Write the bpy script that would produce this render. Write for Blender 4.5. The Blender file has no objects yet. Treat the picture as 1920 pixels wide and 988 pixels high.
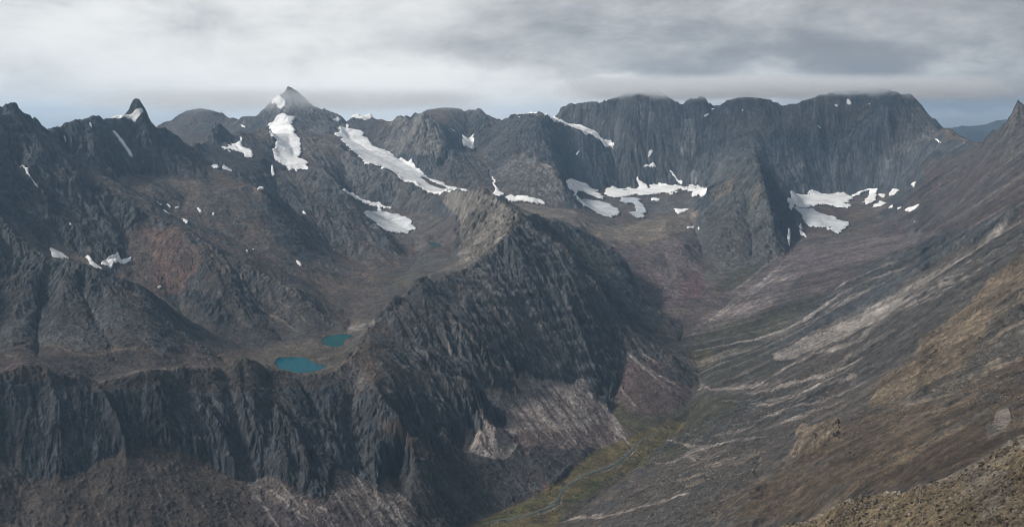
import bpy, math, random
import numpy as np
from concurrent.futures import ThreadPoolExecutor
R = math.radians
f4 = np.float32
scene = bpy.context.scene
col = scene.collection

# ------------------------------------------------------------------ camera
F_PX, CX, HY = 1660.0, 960.0, 240.0          # focal length, centre column and horizon row of the 1920 px survey photograph
cam_d = bpy.data.cameras.new('camera'); cam = bpy.data.objects.new('camera', cam_d); col.objects.link(cam)
cam.location = (0, 0, 0); cam.rotation_euler = (R(90), 0, 0)
cam_d.sensor_width = 36.0; cam_d.lens = 36.0 * F_PX / 1920.0
cam_d.shift_y = -(494.0 - HY) / 1920.0
cam_d.clip_start = 5.0; cam_d.clip_end = 120000.0
scene.camera = cam

# ------------------------------------------------------------------ sun, sky, exposure
SUN_EL, SUN_AZ = 38.0, -102.0                 # azimuth measured from the view direction (+Y), negative = left
sd = bpy.data.lights.new('sun', 'SUN'); sun = bpy.data.objects.new('sun', sd); col.objects.link(sun)
sd.energy = 3.3; sd.angle = R(10); sd.color = (1.0, .93, .84)
sun.rotation_euler = (R(90 - SUN_EL), 0, R(-SUN_AZ + 180))
scene.view_settings.view_transform = 'Standard'; scene.view_settings.look = 'None'
scene.view_settings.exposure = 0.42; scene.view_settings.gamma = 1.0
scene.view_settings.use_curve_mapping = False

class NT:
    """tiny node-tree helper"""
    def __init__(s, nt): s.nt = nt; nt.nodes.clear()
    def n(s, t, **kw):
        x = s.nt.nodes.new(t)
        ins = kw.pop('ins', {})
        for k, v in kw.items(): setattr(x, k, v)
        for k, v in ins.items():
            if isinstance(v, bpy.types.NodeSocket): s.nt.links.new(v, x.inputs[k])
            else: x.inputs[k].default_value = v
        return x
    def math(s, op, a, b=0.0, c=0.0, clamp=False):
        return s.n('ShaderNodeMath', operation=op, use_clamp=clamp, ins={0: a, 1: b, 2: c}).outputs[0]
    def vmath(s, op, a, b=(0, 0, 0)):
        x = s.n('ShaderNodeVectorMath', operation=op, ins={0: a, 1: b})
        return x.outputs['Value'] if op in ('DOT_PRODUCT', 'LENGTH', 'DISTANCE') else x.outputs[0]
    def mix(s, f, a, b, mode='MIX'):
        x = s.n('ShaderNodeMix', data_type='RGBA', blend_type=mode)
        for i, v in ((0, f), (6, a), (7, b)):
            if isinstance(v, bpy.types.NodeSocket): s.nt.links.new(v, x.inputs[i])
            else: x.inputs[i].default_value = v if i == 0 else (v if len(v) == 4 else (*v, 1))
        return x.outputs[2]
    def ramp(s, v, a, b, lo=0.0, hi=1.0):
        return s.n('ShaderNodeMapRange', interpolation_type='SMOOTHSTEP', ins={0: v, 1: a, 2: b, 3: lo, 4: hi}).outputs[0]
    def noise(s, v, scale, detail=5, rough=.55, dist=0.0):
        return s.n('ShaderNodeTexNoise', ins={'Vector': v, 'Scale': scale, 'Detail': detail, 'Roughness': rough, 'Distortion': dist}).outputs[0]
    def link(s, a, b): s.nt.links.new(a, b)

world = bpy.data.worlds.new('World'); scene.world = world; world.use_nodes = True
w = NT(world.node_tree)
D = w.n('ShaderNodeTexCoord').outputs['Generated']
sep = w.n('ShaderNodeSeparateXYZ', ins={0: D})
dx, dy, dz = sep.outputs
sky = w.n('ShaderNodeTexSky', sky_type='NISHITA', sun_disc=False, sun_elevation=R(SUN_EL), sun_rotation=R(SUN_AZ))
bg1 = w.n('ShaderNodeBackground', ins={'Color': sky.outputs[0], 'Strength': .10})
# overcast: a cloud layer seen in perspective (direction divided by its height above the horizon)
az = w.math('ARCTAN2', dx, dy)
el = w.math('ARCSINE', dz)
cp = w.n('ShaderNodeCombineXYZ', ins={0: az, 1: w.math('MULTIPLY', el, 2.3), 2: w.math('MULTIPLY', w.math('ABSOLUTE', az), .05)}).outputs[0]
n1 = w.noise(cp, 3.6, 7, .52, .5)
n2 = w.noise(w.vmath('ADD', cp, (7.3, 2.1, 0)), 9.0, 8, .56, .3)
n3 = w.noise(w.vmath('ADD', cp, (1.3, 9.1, 0)), 21.0, 6, .6, .2)
lr = w.ramp(az, -.22, .30)                       # thin bright cloud left, thick cloud right
up = w.ramp(el, .0, .14)
thick = w.math('ADD', w.math('MULTIPLY', lr, .62), w.math('MULTIPLY', w.math('SUBTRACT', n1, .5), 1.5))
thick = w.math('ADD', thick, w.math('MULTIPLY', w.math('SUBTRACT', n2, .5), 1.1))
thick = w.math('ADD', thick, w.math('MULTIPLY', w.math('MULTIPLY', up, lr), .2))
thick = w.math('ADD', thick, w.ramp(el, .03, .0, 0, .0))
azw = w.math('ADD', az, w.math('MULTIPLY', w.math('SUBTRACT', n1, .5), .16)); elw = w.math('ADD', el, w.math('MULTIPLY', w.math('SUBTRACT', n2, .5), .07))
for (u_, v_, su, sv, amt) in ((1600, 150, 130, 42, .50), (1240, 135, 120, 24, .30), (860, 85, 220, 50, .40), (1150, 30, 320, 45, .15), (1900, 20, 200, 60, .15), (20, 130, 90, 26, .18), (300, 20, 300, 26, .16),
                             (1450, 150, 85, 32, -.45), (1800, 150, 70, 30, -.42), (1310, 188, 90, 11, -.25), (700, 175, 260, 42, -.42), (1860, 214, 110, 9, -.22), (1140, 165, 110, 18, -.22), (180, 110, 200, 60, -.12), (130, 228, 230, 16, .45), (330, 212, 120, 14, .25), (1880, 100, 120, 50, .12)):
    gx_ = w.math('DIVIDE', w.math('SUBTRACT', azw, math.atan((u_ - 960) / 1660)), su / 1660); gy_ = w.math('DIVIDE', w.math('SUBTRACT', elw, (240 - v_) / 1660), sv / 1660)
    g_ = w.math('EXPONENT', w.math('MULTIPLY', w.math('ADD', w.math('MULTIPLY', gx_, gx_), w.math('MULTIPLY', gy_, gy_)), -1.0))
    thick = w.math('ADD', thick, w.math('MULTIPLY', g_, amt))
thick = w.math('ADD', thick, w.math('MULTIPLY', w.math('SUBTRACT', n3, .5), .55))
thick = w.ramp(thick, -.25, 1.15)
cc = w.mix(thick, (.71, .71, .70), (.21, .222, .245))
gl = w.math('MULTIPLY', w.ramp(w.math('ABSOLUTE', w.math('ADD', az, .2)), .42, 0.0), w.ramp(w.math('ABSOLUTE', w.math('SUBTRACT', el, .03)), .09, 0.0))
cc = w.mix(w.math('MULTIPLY', gl, .45), cc, (.93, .90, .84))
behind = w.math('MAXIMUM', w.ramp(w.math('ABSOLUTE', w.math('ADD', az, .95)), 1.2, 2.4), w.ramp(el, .22, .75))
cc = w.mix(w.math('MULTIPLY', behind, .55), cc, (.11, .125, .15))
bg2 = w.n('ShaderNodeBackground', ins={'Color': cc, 'Strength': 1.0})
clear = w.math('MULTIPLY', w.ramp(el, .022, .002), w.ramp(w.math('ADD', w.math('ABSOLUTE', w.math('SUBTRACT', az, -.0)), w.math('MULTIPLY', n2, .1)), .34, .5))
cover = w.math('SUBTRACT', .97, w.math('MULTIPLY', clear, .30))
mx = w.n('ShaderNodeMixShader', ins={0: cover, 1: bg1.outputs[0], 2: bg2.outputs[0]})
w.n('ShaderNodeOutputWorld', ins={'Surface': mx.outputs[0]})

scene.render.filter_size = 1.0
scene.cycles.filter_width = 1.0
scene.cycles.use_denoising = True
scene.cycles.volume_bounces = 6
scene.cycles.max_bounces = 8
scene.cycles.diffuse_bounces = 3

# ------------------------------------------------------------------ terrain: surveyed ridge and valley lines
# every line: (kind, [(column, row, distance ahead in m), ...]); a point's height follows from its bearing and distance.
# 'c' crest, 'v' valley/foot line, 's' point on a slope, 'z' rows are heights instead of photo rows
LINES = []
def L(kind, *pts): LINES.append((kind, pts))
#DATA_BEGIN
# far plains and ranges
L('z', (-1500, -700, 10500), (960, -700, 10500), (3500, -700, 10500))
L('z', (-1500, -600, 17500), (3500, -600, 17500))
L('c', (1640, 262, 13000), (1700, 258, 13000), (1760, 250, 13000), (1790, 243, 13000), (1805, 239, 13000), (1830, 245, 13000), (1850, 238, 12800), (1870, 229, 12800), (1890, 226, 12800), (1930, 230, 12500), (2100, 215, 12500), (2400, 225, 12500))
L('v', (1640, 272, 11800), (1800, 268, 11800), (1900, 262, 11800), (2400, 260, 11500))
L('c', (1600, 255, 15500), (1770, 245, 15500), (1800, 240.5, 15500), (1812, 239, 15500), (1830, 243, 15500), (1900, 243, 15500))
L('c', (-300, 232, 12500), (0, 246, 12500), (70, 242, 12500), (110, 241, 12500), (160, 246, 12500), (300, 243, 12500), (420, 250, 12500))
# A: left skyline and the snow-footed tower
L('c', (-900, 150, 3000), (-500, 120, 3200), (-200, 180, 3300), (-60, 190, 3500), (0, 204, 3600), (7, 205, 3600), (13, 197, 3600), (22, 195, 3610), (31, 198, 3620), (36, 206, 3630), (44, 212, 3650), (50, 214, 3660), (54, 216, 3670), (60, 222, 3690), (67, 232, 3710), (75, 239, 3730), (83, 244, 3760), (92, 243, 3790), (100, 238, 3810), (105, 243, 3830), (112, 246, 3850), (119, 244, 3880), (124, 234, 3890), (128, 230, 3900), (137, 229, 3930), (147, 227, 3960), (157, 225, 3990), (168, 224, 4020), (174, 219, 4040), (180, 217.5, 4060), (186, 221, 4080), (194, 223, 4110), (204, 223, 4150), (220, 221, 4200), (234, 218, 4240), (239, 214, 4260))
L('c', (239, 214, 4260), (241.5, 202, 4270), (246, 190, 4275), (249, 184, 4280), (253, 181, 4280), (257, 183, 4280), (261, 186, 4280), (264, 191, 4285), (267, 198, 4290), (271, 204, 4290), (274, 208, 4300), (277, 217, 4300), (281, 228, 4310), (285, 236, 4320), (290, 243, 4330), (296, 244, 4340), (301, 240, 4350), (307, 239, 4360), (314, 242, 4380), (321, 245, 4400), (329, 255, 4430), (337, 262, 4450), (346, 269, 4480), (354, 275, 4500), (360, 276, 4530), (366, 270, 4560), (372, 271, 4600), (381, 273.5, 4700), (387, 265, 4900), (391, 259, 5000), (394, 253, 5050), (400, 243, 5150), (404, 236.5, 5200), (409, 236, 5210), (414, 238.5, 5220), (424, 247, 5250), (434, 252, 5280), (444, 253, 5320), (452, 252, 5350), (458, 244, 5400), (468, 245, 5450), (481, 250, 5500), (488, 243, 5550), (496, 240, 5600), (504, 248, 5500), (512, 262, 5350), (509, 277, 5250), (520, 298, 5120), (535, 312, 5000), (548, 318, 4930))
L('z', (-200, -260, 4600), (0, -270, 4800), (180, -290, 5100), (300, -300, 5400), (400, -280, 6100), (480, -230, 6200))
# B: hazy ridge behind
L('c', (270, 252, 6600), (294, 242, 6800), (303, 236, 6850), (314, 229, 6900), (322, 227, 6900), (330, 221, 6950), (341, 217, 7000), (348, 212, 7050), (357, 206, 7050), (370, 205, 7050), (384, 206, 7000), (398, 209, 6950), (414, 213, 6950), (424, 219, 6900), (434, 219, 6850), (443, 224, 6850), (450, 227, 6800), (452, 223, 6750), (459, 221, 6720), (468, 220, 6700), (475, 222, 6700), (481, 219, 6700), (491, 210, 6700), (497, 207, 6720), (504, 198.5, 6740), (508, 193, 6750), (513, 189, 6760), (524, 184, 6780), (531, 181, 6800), (537, 177, 6800), (539, 169, 6810), (541, 163, 6810), (546, 165, 6820), (551, 166.5, 6830), (556, 171, 6830), (561, 175, 6840), (567, 182, 6850), (575, 190, 6850), (585, 198, 6860), (595, 203.5, 6880), (607, 208, 6880), (618, 212, 6880), (630, 216, 6880), (640, 221, 6880), (647, 231, 6850), (654, 236, 6800), (657, 227, 6820), (660, 221, 6830), (667, 216.5, 6850), (680, 215, 6870), (694, 215, 6870), (698, 219, 6860), (702, 223, 6850), (715, 225, 6800), (727, 227, 6700), (741, 224.5, 6550))
L('z', (200, -350, 8200), (500, -350, 8400), (700, -350, 8600), (900, -350, 8800), (1100, -350, 8800), (1400, -350, 8800), (1700, -400, 8500), (1900, -450, 8000), (2300, -450, 8000))
# tan dome wall
L('c', (741, 224.5, 6550), (745, 219, 6500), (750, 221, 6490), (753, 217, 6480), (757, 219, 6460), (761, 216, 6450), (766, 220, 6430), (770, 225, 6400), (775, 219, 6370), (780, 214.5, 6340), (786, 210, 6320), (792, 209, 6300), (798, 212, 6300), (804, 215, 6290), (814, 223.5, 6260), (824, 236, 6230), (830, 246, 6200), (835, 258, 6170), (841, 275, 6100), (841, 290, 6030), (833, 305, 5950), (822, 318, 5880))
# D hazy skyline behind dome
L('c', (790, 216, 7300), (801, 207, 7250), (815, 205, 7200), (831, 203.5, 7200), (845, 203, 7200), (858, 205, 7200), (865, 207, 7180), (871, 210.5, 7160), (878, 207, 7150), (884, 208.5, 7130), (890, 206, 7100), (896, 203, 7080), (899, 207, 7070), (904, 212, 7050), (912, 215, 7000), (921, 220, 6950), (931, 224, 6900), (941, 230, 6850), (948, 224, 6800), (954, 220, 6770), (964, 217, 6740), (974, 215, 6700), (985, 212, 6680), (998, 212, 6650), (1011, 210.5, 6620), (1013, 214, 6610), (1016, 212, 6600), (1024, 216, 6590), (1034, 222, 6580), (1047, 233, 6580), (1058, 239, 6590), (1070, 243, 6600), (1082, 247, 6600), (1094, 251, 6600), (1104, 257, 6610), (1114, 264, 6620), (1124, 270, 6630), (1134, 276, 6640), (1152, 281, 6660))
L('s', (868, 255, 6750), (882, 262, 6700), (893, 285, 6450))
L('v', (1040, 226, 6900), (1075, 236, 6880), (1110, 247, 6850), (1135, 262, 6800), (1152, 275, 6760))
# F big wall skyline
L('c', (1048, 219, 7050), (1052, 202, 7040), (1054, 199, 7030), (1061, 199, 7020), (1067, 196.5, 7010), (1076, 194, 7000), (1085, 191, 6990), (1094, 190, 6980), (1101, 192, 6970), (1107, 188.5, 6960), (1112, 191, 6960), (1120, 190, 6950), (1127, 194, 6940), (1134, 192, 6930), (1147, 191, 6920), (1158, 186, 6900), (1167, 180, 6880), (1180, 177, 6860), (1194, 175, 6850), (1213, 172, 6840), (1235, 172, 6830), (1247, 176, 6820), (1252, 181, 6810), (1257, 187, 6800), (1264, 193.5, 6800), (1274, 197, 6800), (1284, 193.5, 6800), (1289, 190, 6800), (1294, 187, 6800), (1307, 183, 6800), (1321, 183, 6800), (1325, 190, 6800), (1329, 198.5, 6800), (1337, 200, 6800), (1344, 198, 6800), (1352, 194, 6790), (1361, 190, 6780), (1377, 185, 6770), (1401, 184, 6760), (1427, 186, 6750), (1454, 192, 6740), (1467, 197, 6730), (1481, 195, 6720), (1490, 193.5, 6710), (1501, 191.5, 6700), (1515, 186, 6690), (1528, 181, 6680), (1541, 175, 6670), (1580, 168, 6650), (1614, 166, 6640), (1664, 168, 6620), (1697, 175, 6600), (1715, 182, 6580), (1724, 189, 6560), (1728, 195, 6540), (1731, 200, 6520), (1735, 210, 6500), (1741, 216, 6470), (1748, 220, 6440), (1753, 226, 6420), (1758, 233, 6400), (1763, 243, 6350), (1768, 241, 6320), (1774, 240, 6290), (1779, 243, 6260), (1784, 246, 6230), (1792, 252, 6150), (1801, 258, 6050), (1808, 263, 5950), (1815, 266, 5850), (1826, 269, 5750), (1838, 270, 5650), (1848, 262, 5500), (1861, 252, 5300), (1871, 247, 5150), (1881, 240, 5000), (1889, 234, 4900), (1895, 229, 4850), (1899, 216, 4800), (1902, 207, 4770), (1905, 199, 4750), (1909.5, 188, 4740), (1913, 189, 4740), (1916, 193, 4740), (1922, 199, 4730), (1940, 205, 4700), (2000, 190, 4600), (2200, 120, 4300), (2500, 110, 4000))
# diagonal shadowed crack/step on right part of big wall
L('s', (1545, 262, 6560), (1590, 248, 6540), (1620, 227, 6520), (1650, 205, 6540))
L('s', (1560, 285, 6440), (1600, 268, 6430), (1640, 240, 6420), (1665, 215, 6420))
# A faces
L('v', (214, 334, 3800), (254, 327, 4050), (300, 332, 4080), (361, 340, 4080), (400, 347, 4080), (448, 352, 4080), (480, 362, 4050))
L('s', (245, 245, 4220), (270, 245, 4220), (300, 262, 4260), (340, 290, 4330), (365, 305, 4380))
L('s', (420, 270, 5050), (460, 285, 4950), (490, 300, 4850), (505, 325, 4800))
L('v', (415, 278, 5120), (440, 282, 5050), (470, 296, 4950))
L('c', (50, 217, 3660), (75, 260, 3580), (100, 300, 3500), (130, 335, 3430), (160, 372, 3350), (190, 410, 3270), (215, 440, 3200), (232, 478, 3110))
L('v', (20, 290, 3400), (35, 312, 3350), (55, 328, 3300), (72, 350, 3250), (85, 385, 3180), (95, 420, 3110), (110, 455, 3040), (135, 478, 3000), (165, 496, 2950))
L('v', (120, 290, 3700), (150, 345, 3500), (185, 390, 3400), (215, 430, 3280), (240, 465, 3170), (225, 492, 3060))
L('v', (-300, 320, 2950), (-60, 330, 3060), (20, 398, 3060), (60, 440, 3010), (90, 470, 2980), (125, 490, 2950), (165, 502, 2900), (200, 522, 2890), (240, 545, 2890), (300, 573, 2870), (350, 600, 2850), (400, 628, 2800), (450, 650, 2760), (500, 665, 2710))
# L1: front left triangular spur
L('c', (-500, 240, 2800), (-150, 330, 2850), (-50, 380, 2800), (0, 410, 2770), (10, 417, 2765), (20, 428, 2750), (33, 444, 2735), (50, 459, 2720), (67, 471, 2700), (80, 479, 2695), (94, 484, 2690), (115, 487, 2685), (134, 491, 2680), (148, 493, 2680), (157, 497, 2675), (172, 506, 2668), (187, 514, 2660), (207, 526, 2655), (227, 538, 2650), (245, 548, 2640), (264, 558, 2630), (277, 569, 2625), (291, 580, 2620), (304, 594, 2610), (317, 607, 2600), (334, 619, 2590), (351, 631, 2580), (368, 643, 2570), (384, 654, 2550), (400, 666, 2535), (418, 678, 2520))
L('c', (157, 497, 2675), (150, 540, 2610), (170, 590, 2500), (200, 640, 2380), (215, 680, 2270))
L('c', (33, 444, 2735), (20, 520, 2590), (-20, 600, 2420), (-40, 660, 2200))
L('v', (75, 560, 2560), (70, 620, 2420), (70, 665, 2260))
L('v', (-400, 686, 1900), (-100, 688, 2030), (0, 696, 2090), (43, 681, 2110), (100, 693, 2140), (170, 708, 2170), (214, 703, 2210), (284, 688, 2260), (340, 685, 2330), (400, 687, 2400), (440, 687, 2450), (480, 682, 2540), (510, 672, 2620))
# L2
L('c', (115, 280, 3850), (134, 294, 3720), (144, 307, 3650), (155, 320, 3610), (167, 334, 3570), (183, 345, 3530), (200, 357, 3500), (217, 366, 3470), (234, 375, 3440), (254, 390, 3410), (274, 403, 3380), (297, 412, 3350), (321, 421, 3330), (338, 427, 3310), (354, 434, 3290), (374, 450, 3260), (396, 463, 3240), (418, 477, 3220), (440, 487, 3200), (461, 497, 3170), (481, 508, 3150), (501, 520, 3130), (526, 532, 3110), (551, 544, 3090), (574, 564, 3060), (588, 576, 3040), (601, 588, 3020), (615, 600, 3000), (628, 611, 2980))
L('c', (374, 450, 3260), (400, 500, 3120), (440, 555, 2980), (470, 600, 2900), (500, 640, 2790))
L('c', (418, 477, 3220), (450, 530, 3110), (500, 575, 3020), (555, 615, 2920))
L('v', (250, 500, 3050), (290, 540, 2960), (340, 570, 2930))
L('v', (425, 500, 3130), (460, 560, 3010), (500, 610, 2900), (530, 640, 2830))
L('s', (300, 340, 3950), (380, 360, 3950), (340, 385, 3780), (280, 375, 3650))
L('v', (300, 397, 3650), (345, 415, 3600), (400, 430, 3620), (450, 455, 3560), (500, 485, 3470), (550, 515, 3400), (600, 548, 3330), (640, 575, 3200), (650, 605, 3040))
# L3
L('c', (448, 352, 4080), (470, 348, 4080), (484, 356, 4060), (500, 370, 4020), (514, 387, 3980), (530, 402, 3940), (551, 421, 3900), (568, 440, 3870), (580, 458, 3850), (600, 475, 3800), (625, 490, 3760), (660, 505, 3680), (700, 520, 3580))
L('v', (508, 330, 4750), (515, 345, 4600), (530, 375, 4420), (560, 415, 4280), (600, 443, 4150), (620, 465, 4070), (650, 485, 3980), (690, 500, 3880))
# L4
L('c', (548, 318, 4930), (565, 320, 4920), (580, 317, 4900), (592, 316, 4880), (604, 320, 4850), (612, 327, 4800), (620, 335, 4760), (630, 345, 4700), (637, 354, 4650), (648, 368, 4600), (657, 381, 4560), (672, 396, 4500), (687, 411, 4440), (700, 421, 4400), (714, 431, 4360), (722, 440, 4340), (731, 448, 4320), (745, 465, 4240), (765, 483, 4130))
# R5: ridge between small glacier and big glacier, to the sunlit summit
L('c', (545, 240, 6000), (558, 255, 5800), (563, 260, 5700), (575, 259, 5750), (587, 262, 5750), (600, 262, 5750), (615, 265, 5700), (627, 267, 5650), (640, 276, 5550), (654, 287, 5480), (667, 297, 5420), (680, 304, 5380), (697, 311, 5330), (714, 317, 5280), (734, 327, 5200), (747, 336, 5150), (760, 344, 5100), (770, 346, 5060), (781, 344, 5030), (787, 354, 4990), (800, 361, 4930), (807, 364, 4900), (820, 370, 4840), (828, 366, 4790), (834, 364, 4750), (840, 361, 4710), (848, 357, 4680), (855, 355, 4640), (865, 360, 4570), (874, 361, 4500), (881, 356, 4450), (890, 353, 4400), (898, 356, 4360), (905, 354, 4330), (911, 353, 4300), (915, 360, 4280), (921, 367, 4230), (930, 371, 4150), (938, 375, 4060), (943, 381, 3990), (951, 388, 3900), (961, 393, 3800), (971, 399, 3670))
L('c', (911, 353, 4300), (905, 380, 4180), (890, 410, 4080), (870, 435, 4020))
L('v', (640, 357, 5150), (660, 370, 5080), (680, 377, 5040), (714, 387, 4980), (747, 391, 4920), (781, 397, 4850), (814, 404, 4700), (840, 408, 4600))
L('s', (670, 385, 4950), (700, 402, 4830), (735, 420, 4700), (765, 435, 4560))
L('v', (700, 421.5, 4480), (740, 450, 4360), (775, 463, 4280), (800, 462, 4240), (822, 459, 4240), (845, 462, 4180))
L('c', (860, 412, 4430), (864, 430, 4330), (850, 445, 4260))
L('v', (775, 463, 4280), (785, 485, 4080), (770, 505, 3830), (745, 520, 3620), (720, 537, 3450), (690, 560, 3290), (665, 590, 3130), (655, 612, 3020), (650, 622, 2950))
L('v', (850, 470, 4080), (840, 490, 3700), (800, 510, 3450), (770, 545, 3270), (735, 580, 3110), (700, 605, 2960), (680, 622, 2900))
# glacier 1, big glacier 2
L('v', (535, 222, 6300), (540, 245, 5950), (542, 265, 5650), (548, 290, 5320), (555, 312, 5000), (570, 318, 4960))
L('v', (572, 245, 6200), (600, 255, 6150), (640, 250, 6400))
L('v', (645, 256, 6450), (665, 272, 6250), (700, 292, 6000), (750, 318, 5780), (800, 342, 5560), (850, 363, 5300))
L('v', (652, 243, 6550), (680, 254, 6450), (707, 273, 6280), (734, 294, 6100), (774, 317, 5900), (801, 334, 5770), (834, 347, 5620), (881, 359, 5470), (905, 364, 5400), (925, 365, 5380), (950, 378, 5300), (1000, 386, 5260), (1040, 392, 5260), (1076, 393, 5300))
L('v', (918, 325, 5900), (925, 340, 5700), (928, 355, 5500))
L('v', (930, 395, 4900), (980, 400, 4900), (1040, 408, 4850), (1090, 425, 4800))
# pillar
L('c', (975, 290, 6150), (990, 293, 6000), (1001, 297, 5950), (1015, 305, 5880), (1030, 315, 5820), (1044, 323, 5750), (1054, 335, 5680), (1061, 347, 5600), (1066, 360, 5530), (1072, 375, 5450), (1078, 390, 5350))
# cirque A
L('v', (1060, 339, 6350), (1075, 344, 6350), (1094, 351, 6350), (1120, 359, 6350), (1134, 357, 6370), (1142, 354, 6400), (1167, 357, 6420), (1197, 354, 6440), (1234, 351, 6450), (1261, 351, 6450), (1294, 351, 6420), (1327, 356, 6350))
L('v', (1085, 365, 5950), (1110, 390, 5600), (1150, 405, 5420), (1200, 408, 5420), (1250, 405, 5450), (1290, 396, 5600))
L('s', (1085, 378, 5600), (1110, 402, 5350), (1155, 420, 5200), (1200, 422, 5150), (1250, 418, 5150))
L('s', (1100, 437, 4900), (1150, 452, 4780), (1200, 460, 4720), (1250, 462, 4700), (1285, 455, 4750))
# G dark ridge behind the central face
L('c', (971, 399, 3670), (980, 403, 3900), (995, 405, 3980), (1010, 408, 4050), (1027, 412, 4100), (1043, 417, 4130), (1060, 421, 4140), (1073, 426, 4150), (1084, 432, 4150), (1094, 440, 4150), (1107, 446, 4150), (1120, 453, 4150), (1137, 461, 4140), (1154, 470, 4120), (1165, 478, 4100), (1174, 487, 4080), (1178, 497, 4060), (1180, 510, 4030), (1186, 526, 4000), (1194, 543, 3960), (1202, 556, 3930), (1211, 567, 3900), (1222, 578, 3860), (1234, 588, 3820), (1245, 597, 3790), (1256, 606, 3750))
L('v', (1000, 475, 3850), (1060, 515, 3820), (1120, 560, 3770), (1170, 600, 3700), (1215, 628, 3620), (1250, 645, 3560))
# talus below cirque A to the valley head
L('v', (1275, 640, 3640), (1285, 610, 3780), (1275, 580, 3950), (1262, 545, 4150), (1255, 510, 4400), (1245, 480, 4600))
L('s', (1100, 455, 4550), (1150, 490, 4420), (1185, 520, 4300), (1215, 560, 4080), (1250, 590, 3920))
# pyramid
L('c', (1413, 291, 5620), (1418, 294, 5580), (1423, 299, 5570), (1430, 308, 5560), (1438, 321, 5560), (1447, 335, 5570), (1456, 348, 5570), (1464, 361, 5560), (1471, 375, 5540), (1477, 388, 5510), (1486, 402, 5460), (1494, 416, 5400), (1500, 430, 5330))
L('c', (1413, 291, 5620), (1428, 330, 5380), (1440, 370, 5180), (1448, 410, 5010), (1452, 450, 4860), (1448, 478, 4740))
L('c', (1413, 291, 5620), (1400, 310, 5640), (1380, 328, 5680), (1355, 342, 5720), (1338, 350, 5720), (1325, 365, 5640), (1318, 384, 5560))
L('c', (1400, 310, 5640), (1385, 360, 5380), (1375, 410, 5120), (1370, 460, 4850), (1368, 500, 4600))
L('v', (1400, 380, 5300), (1408, 430, 5050), (1410, 480, 4750))
L('v', (1327, 356, 6350), (1345, 342, 6330), (1365, 326, 6300), (1390, 308, 6280), (1405, 299, 6240), (1415, 297, 6220), (1428, 304, 6260), (1440, 318, 6290))
L('v', (1440, 318, 6290), (1460, 340, 6240), (1475, 356, 6180), (1480, 366, 6150))
L('v', (1290, 398, 5560), (1300, 420, 5350), (1312, 455, 4950), (1320, 490, 4650), (1345, 515, 4450), (1370, 520, 4380), (1400, 510, 4480), (1430, 498, 4600), (1467, 488, 4650), (1484, 470, 4820), (1498, 450, 5050), (1512, 430, 5250))
# cirque B
L('v', (1480, 366, 6150), (1500, 366, 6200), (1557, 367, 6300), (1594, 371, 6300), (1634, 363, 6300), (1681, 358, 6150), (1714, 347, 6000), (1745, 325, 5850), (1780, 305, 5700), (1820, 285, 5620))
L('s', (1500, 385, 5800), (1560, 388, 5850), (1620, 385, 5850), (1670, 378, 5800))
L('v', (1520, 405, 5500), (1550, 425, 5300), (1600, 415, 5350), (1650, 410, 5350))
L('s', (1540, 440, 5080), (1600, 440, 5000), (1650, 432, 5000))
L('v', (1680, 430, 4800), (1695, 440, 4700), (1715, 428, 4750))
L('s', (1740, 355, 5200), (1780, 330, 5200), (1830, 300, 5250), (1760, 385, 4800), (1720, 405, 4900))
L('c', (1910, 188, 4740), (1895, 260, 4500), (1860, 320, 4300), (1820, 370, 4150), (1770, 410, 4150), (1740, 432, 4200))
# valley B
L('v', (1650, 450, 4650), (1600, 462, 4650), (1550, 480, 4550), (1500, 500, 4430), (1450, 525, 4250), (1400, 556, 4050), (1350, 590, 3850), (1310, 618, 3700), (1285, 640, 3620))
L('s', (1700, 455, 4450), (1650, 475, 4250), (1600, 495, 4120), (1540, 530, 3950), (1480, 560, 3780), (1420, 600, 3620), (1370, 630, 3520))
L('s', (2300, 250, 3900), (1960, 290, 3900), (1920, 320, 3900), (1870, 360, 3880), (1820, 400, 3850), (1750, 440, 3820), (1700, 475, 3720), (1600, 540, 3580), (1500, 600, 3450), (1420, 650, 3350), (1350, 690, 3250))
# right slope contours
L('s', (2400, 250, 3100), (1960, 370, 3080), (1920, 395, 3070), (1890, 412, 3060), (1860, 432, 3060), (1780, 495, 3030), (1700, 555, 3000), (1600, 620, 2970), (1500, 670, 2970), (1400, 710, 3000), (1330, 728, 3060))
L('s', (2500, 260, 2500), (2000, 470, 2350), (1920, 520, 2320), (1860, 562, 2320), (1800, 600, 2310), (1700, 672, 2250), (1600, 735, 2250), (1450, 800, 2300), (1350, 835, 2380), (1290, 850, 2450))
L('s', (2500, 400, 1900), (1990, 600, 1730), (1920, 640, 1710), (1860, 672, 1690), (1800, 700, 1670), (1700, 755, 1680), (1600, 795, 1680), (1550, 815, 1690), (1450, 868, 1770), (1300, 920, 1900), (1150, 960, 2120))
L('s', (2500, 600, 1300), (2000, 740, 1180), (1920, 770, 1160), (1850, 800, 1160), (1750, 855, 1170), (1600, 910, 1260), (1500, 950, 1370), (1350, 988, 1520), (1200, 1000, 1740), (1080, 1000, 1980))
L('s', (2500, 700, 900), (2000, 830, 810), (1920, 860, 800), (1850, 895, 790), (1700, 955, 780), (1550, 1010, 800), (1400, 1080, 900), (1200, 1150, 1100))
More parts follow.
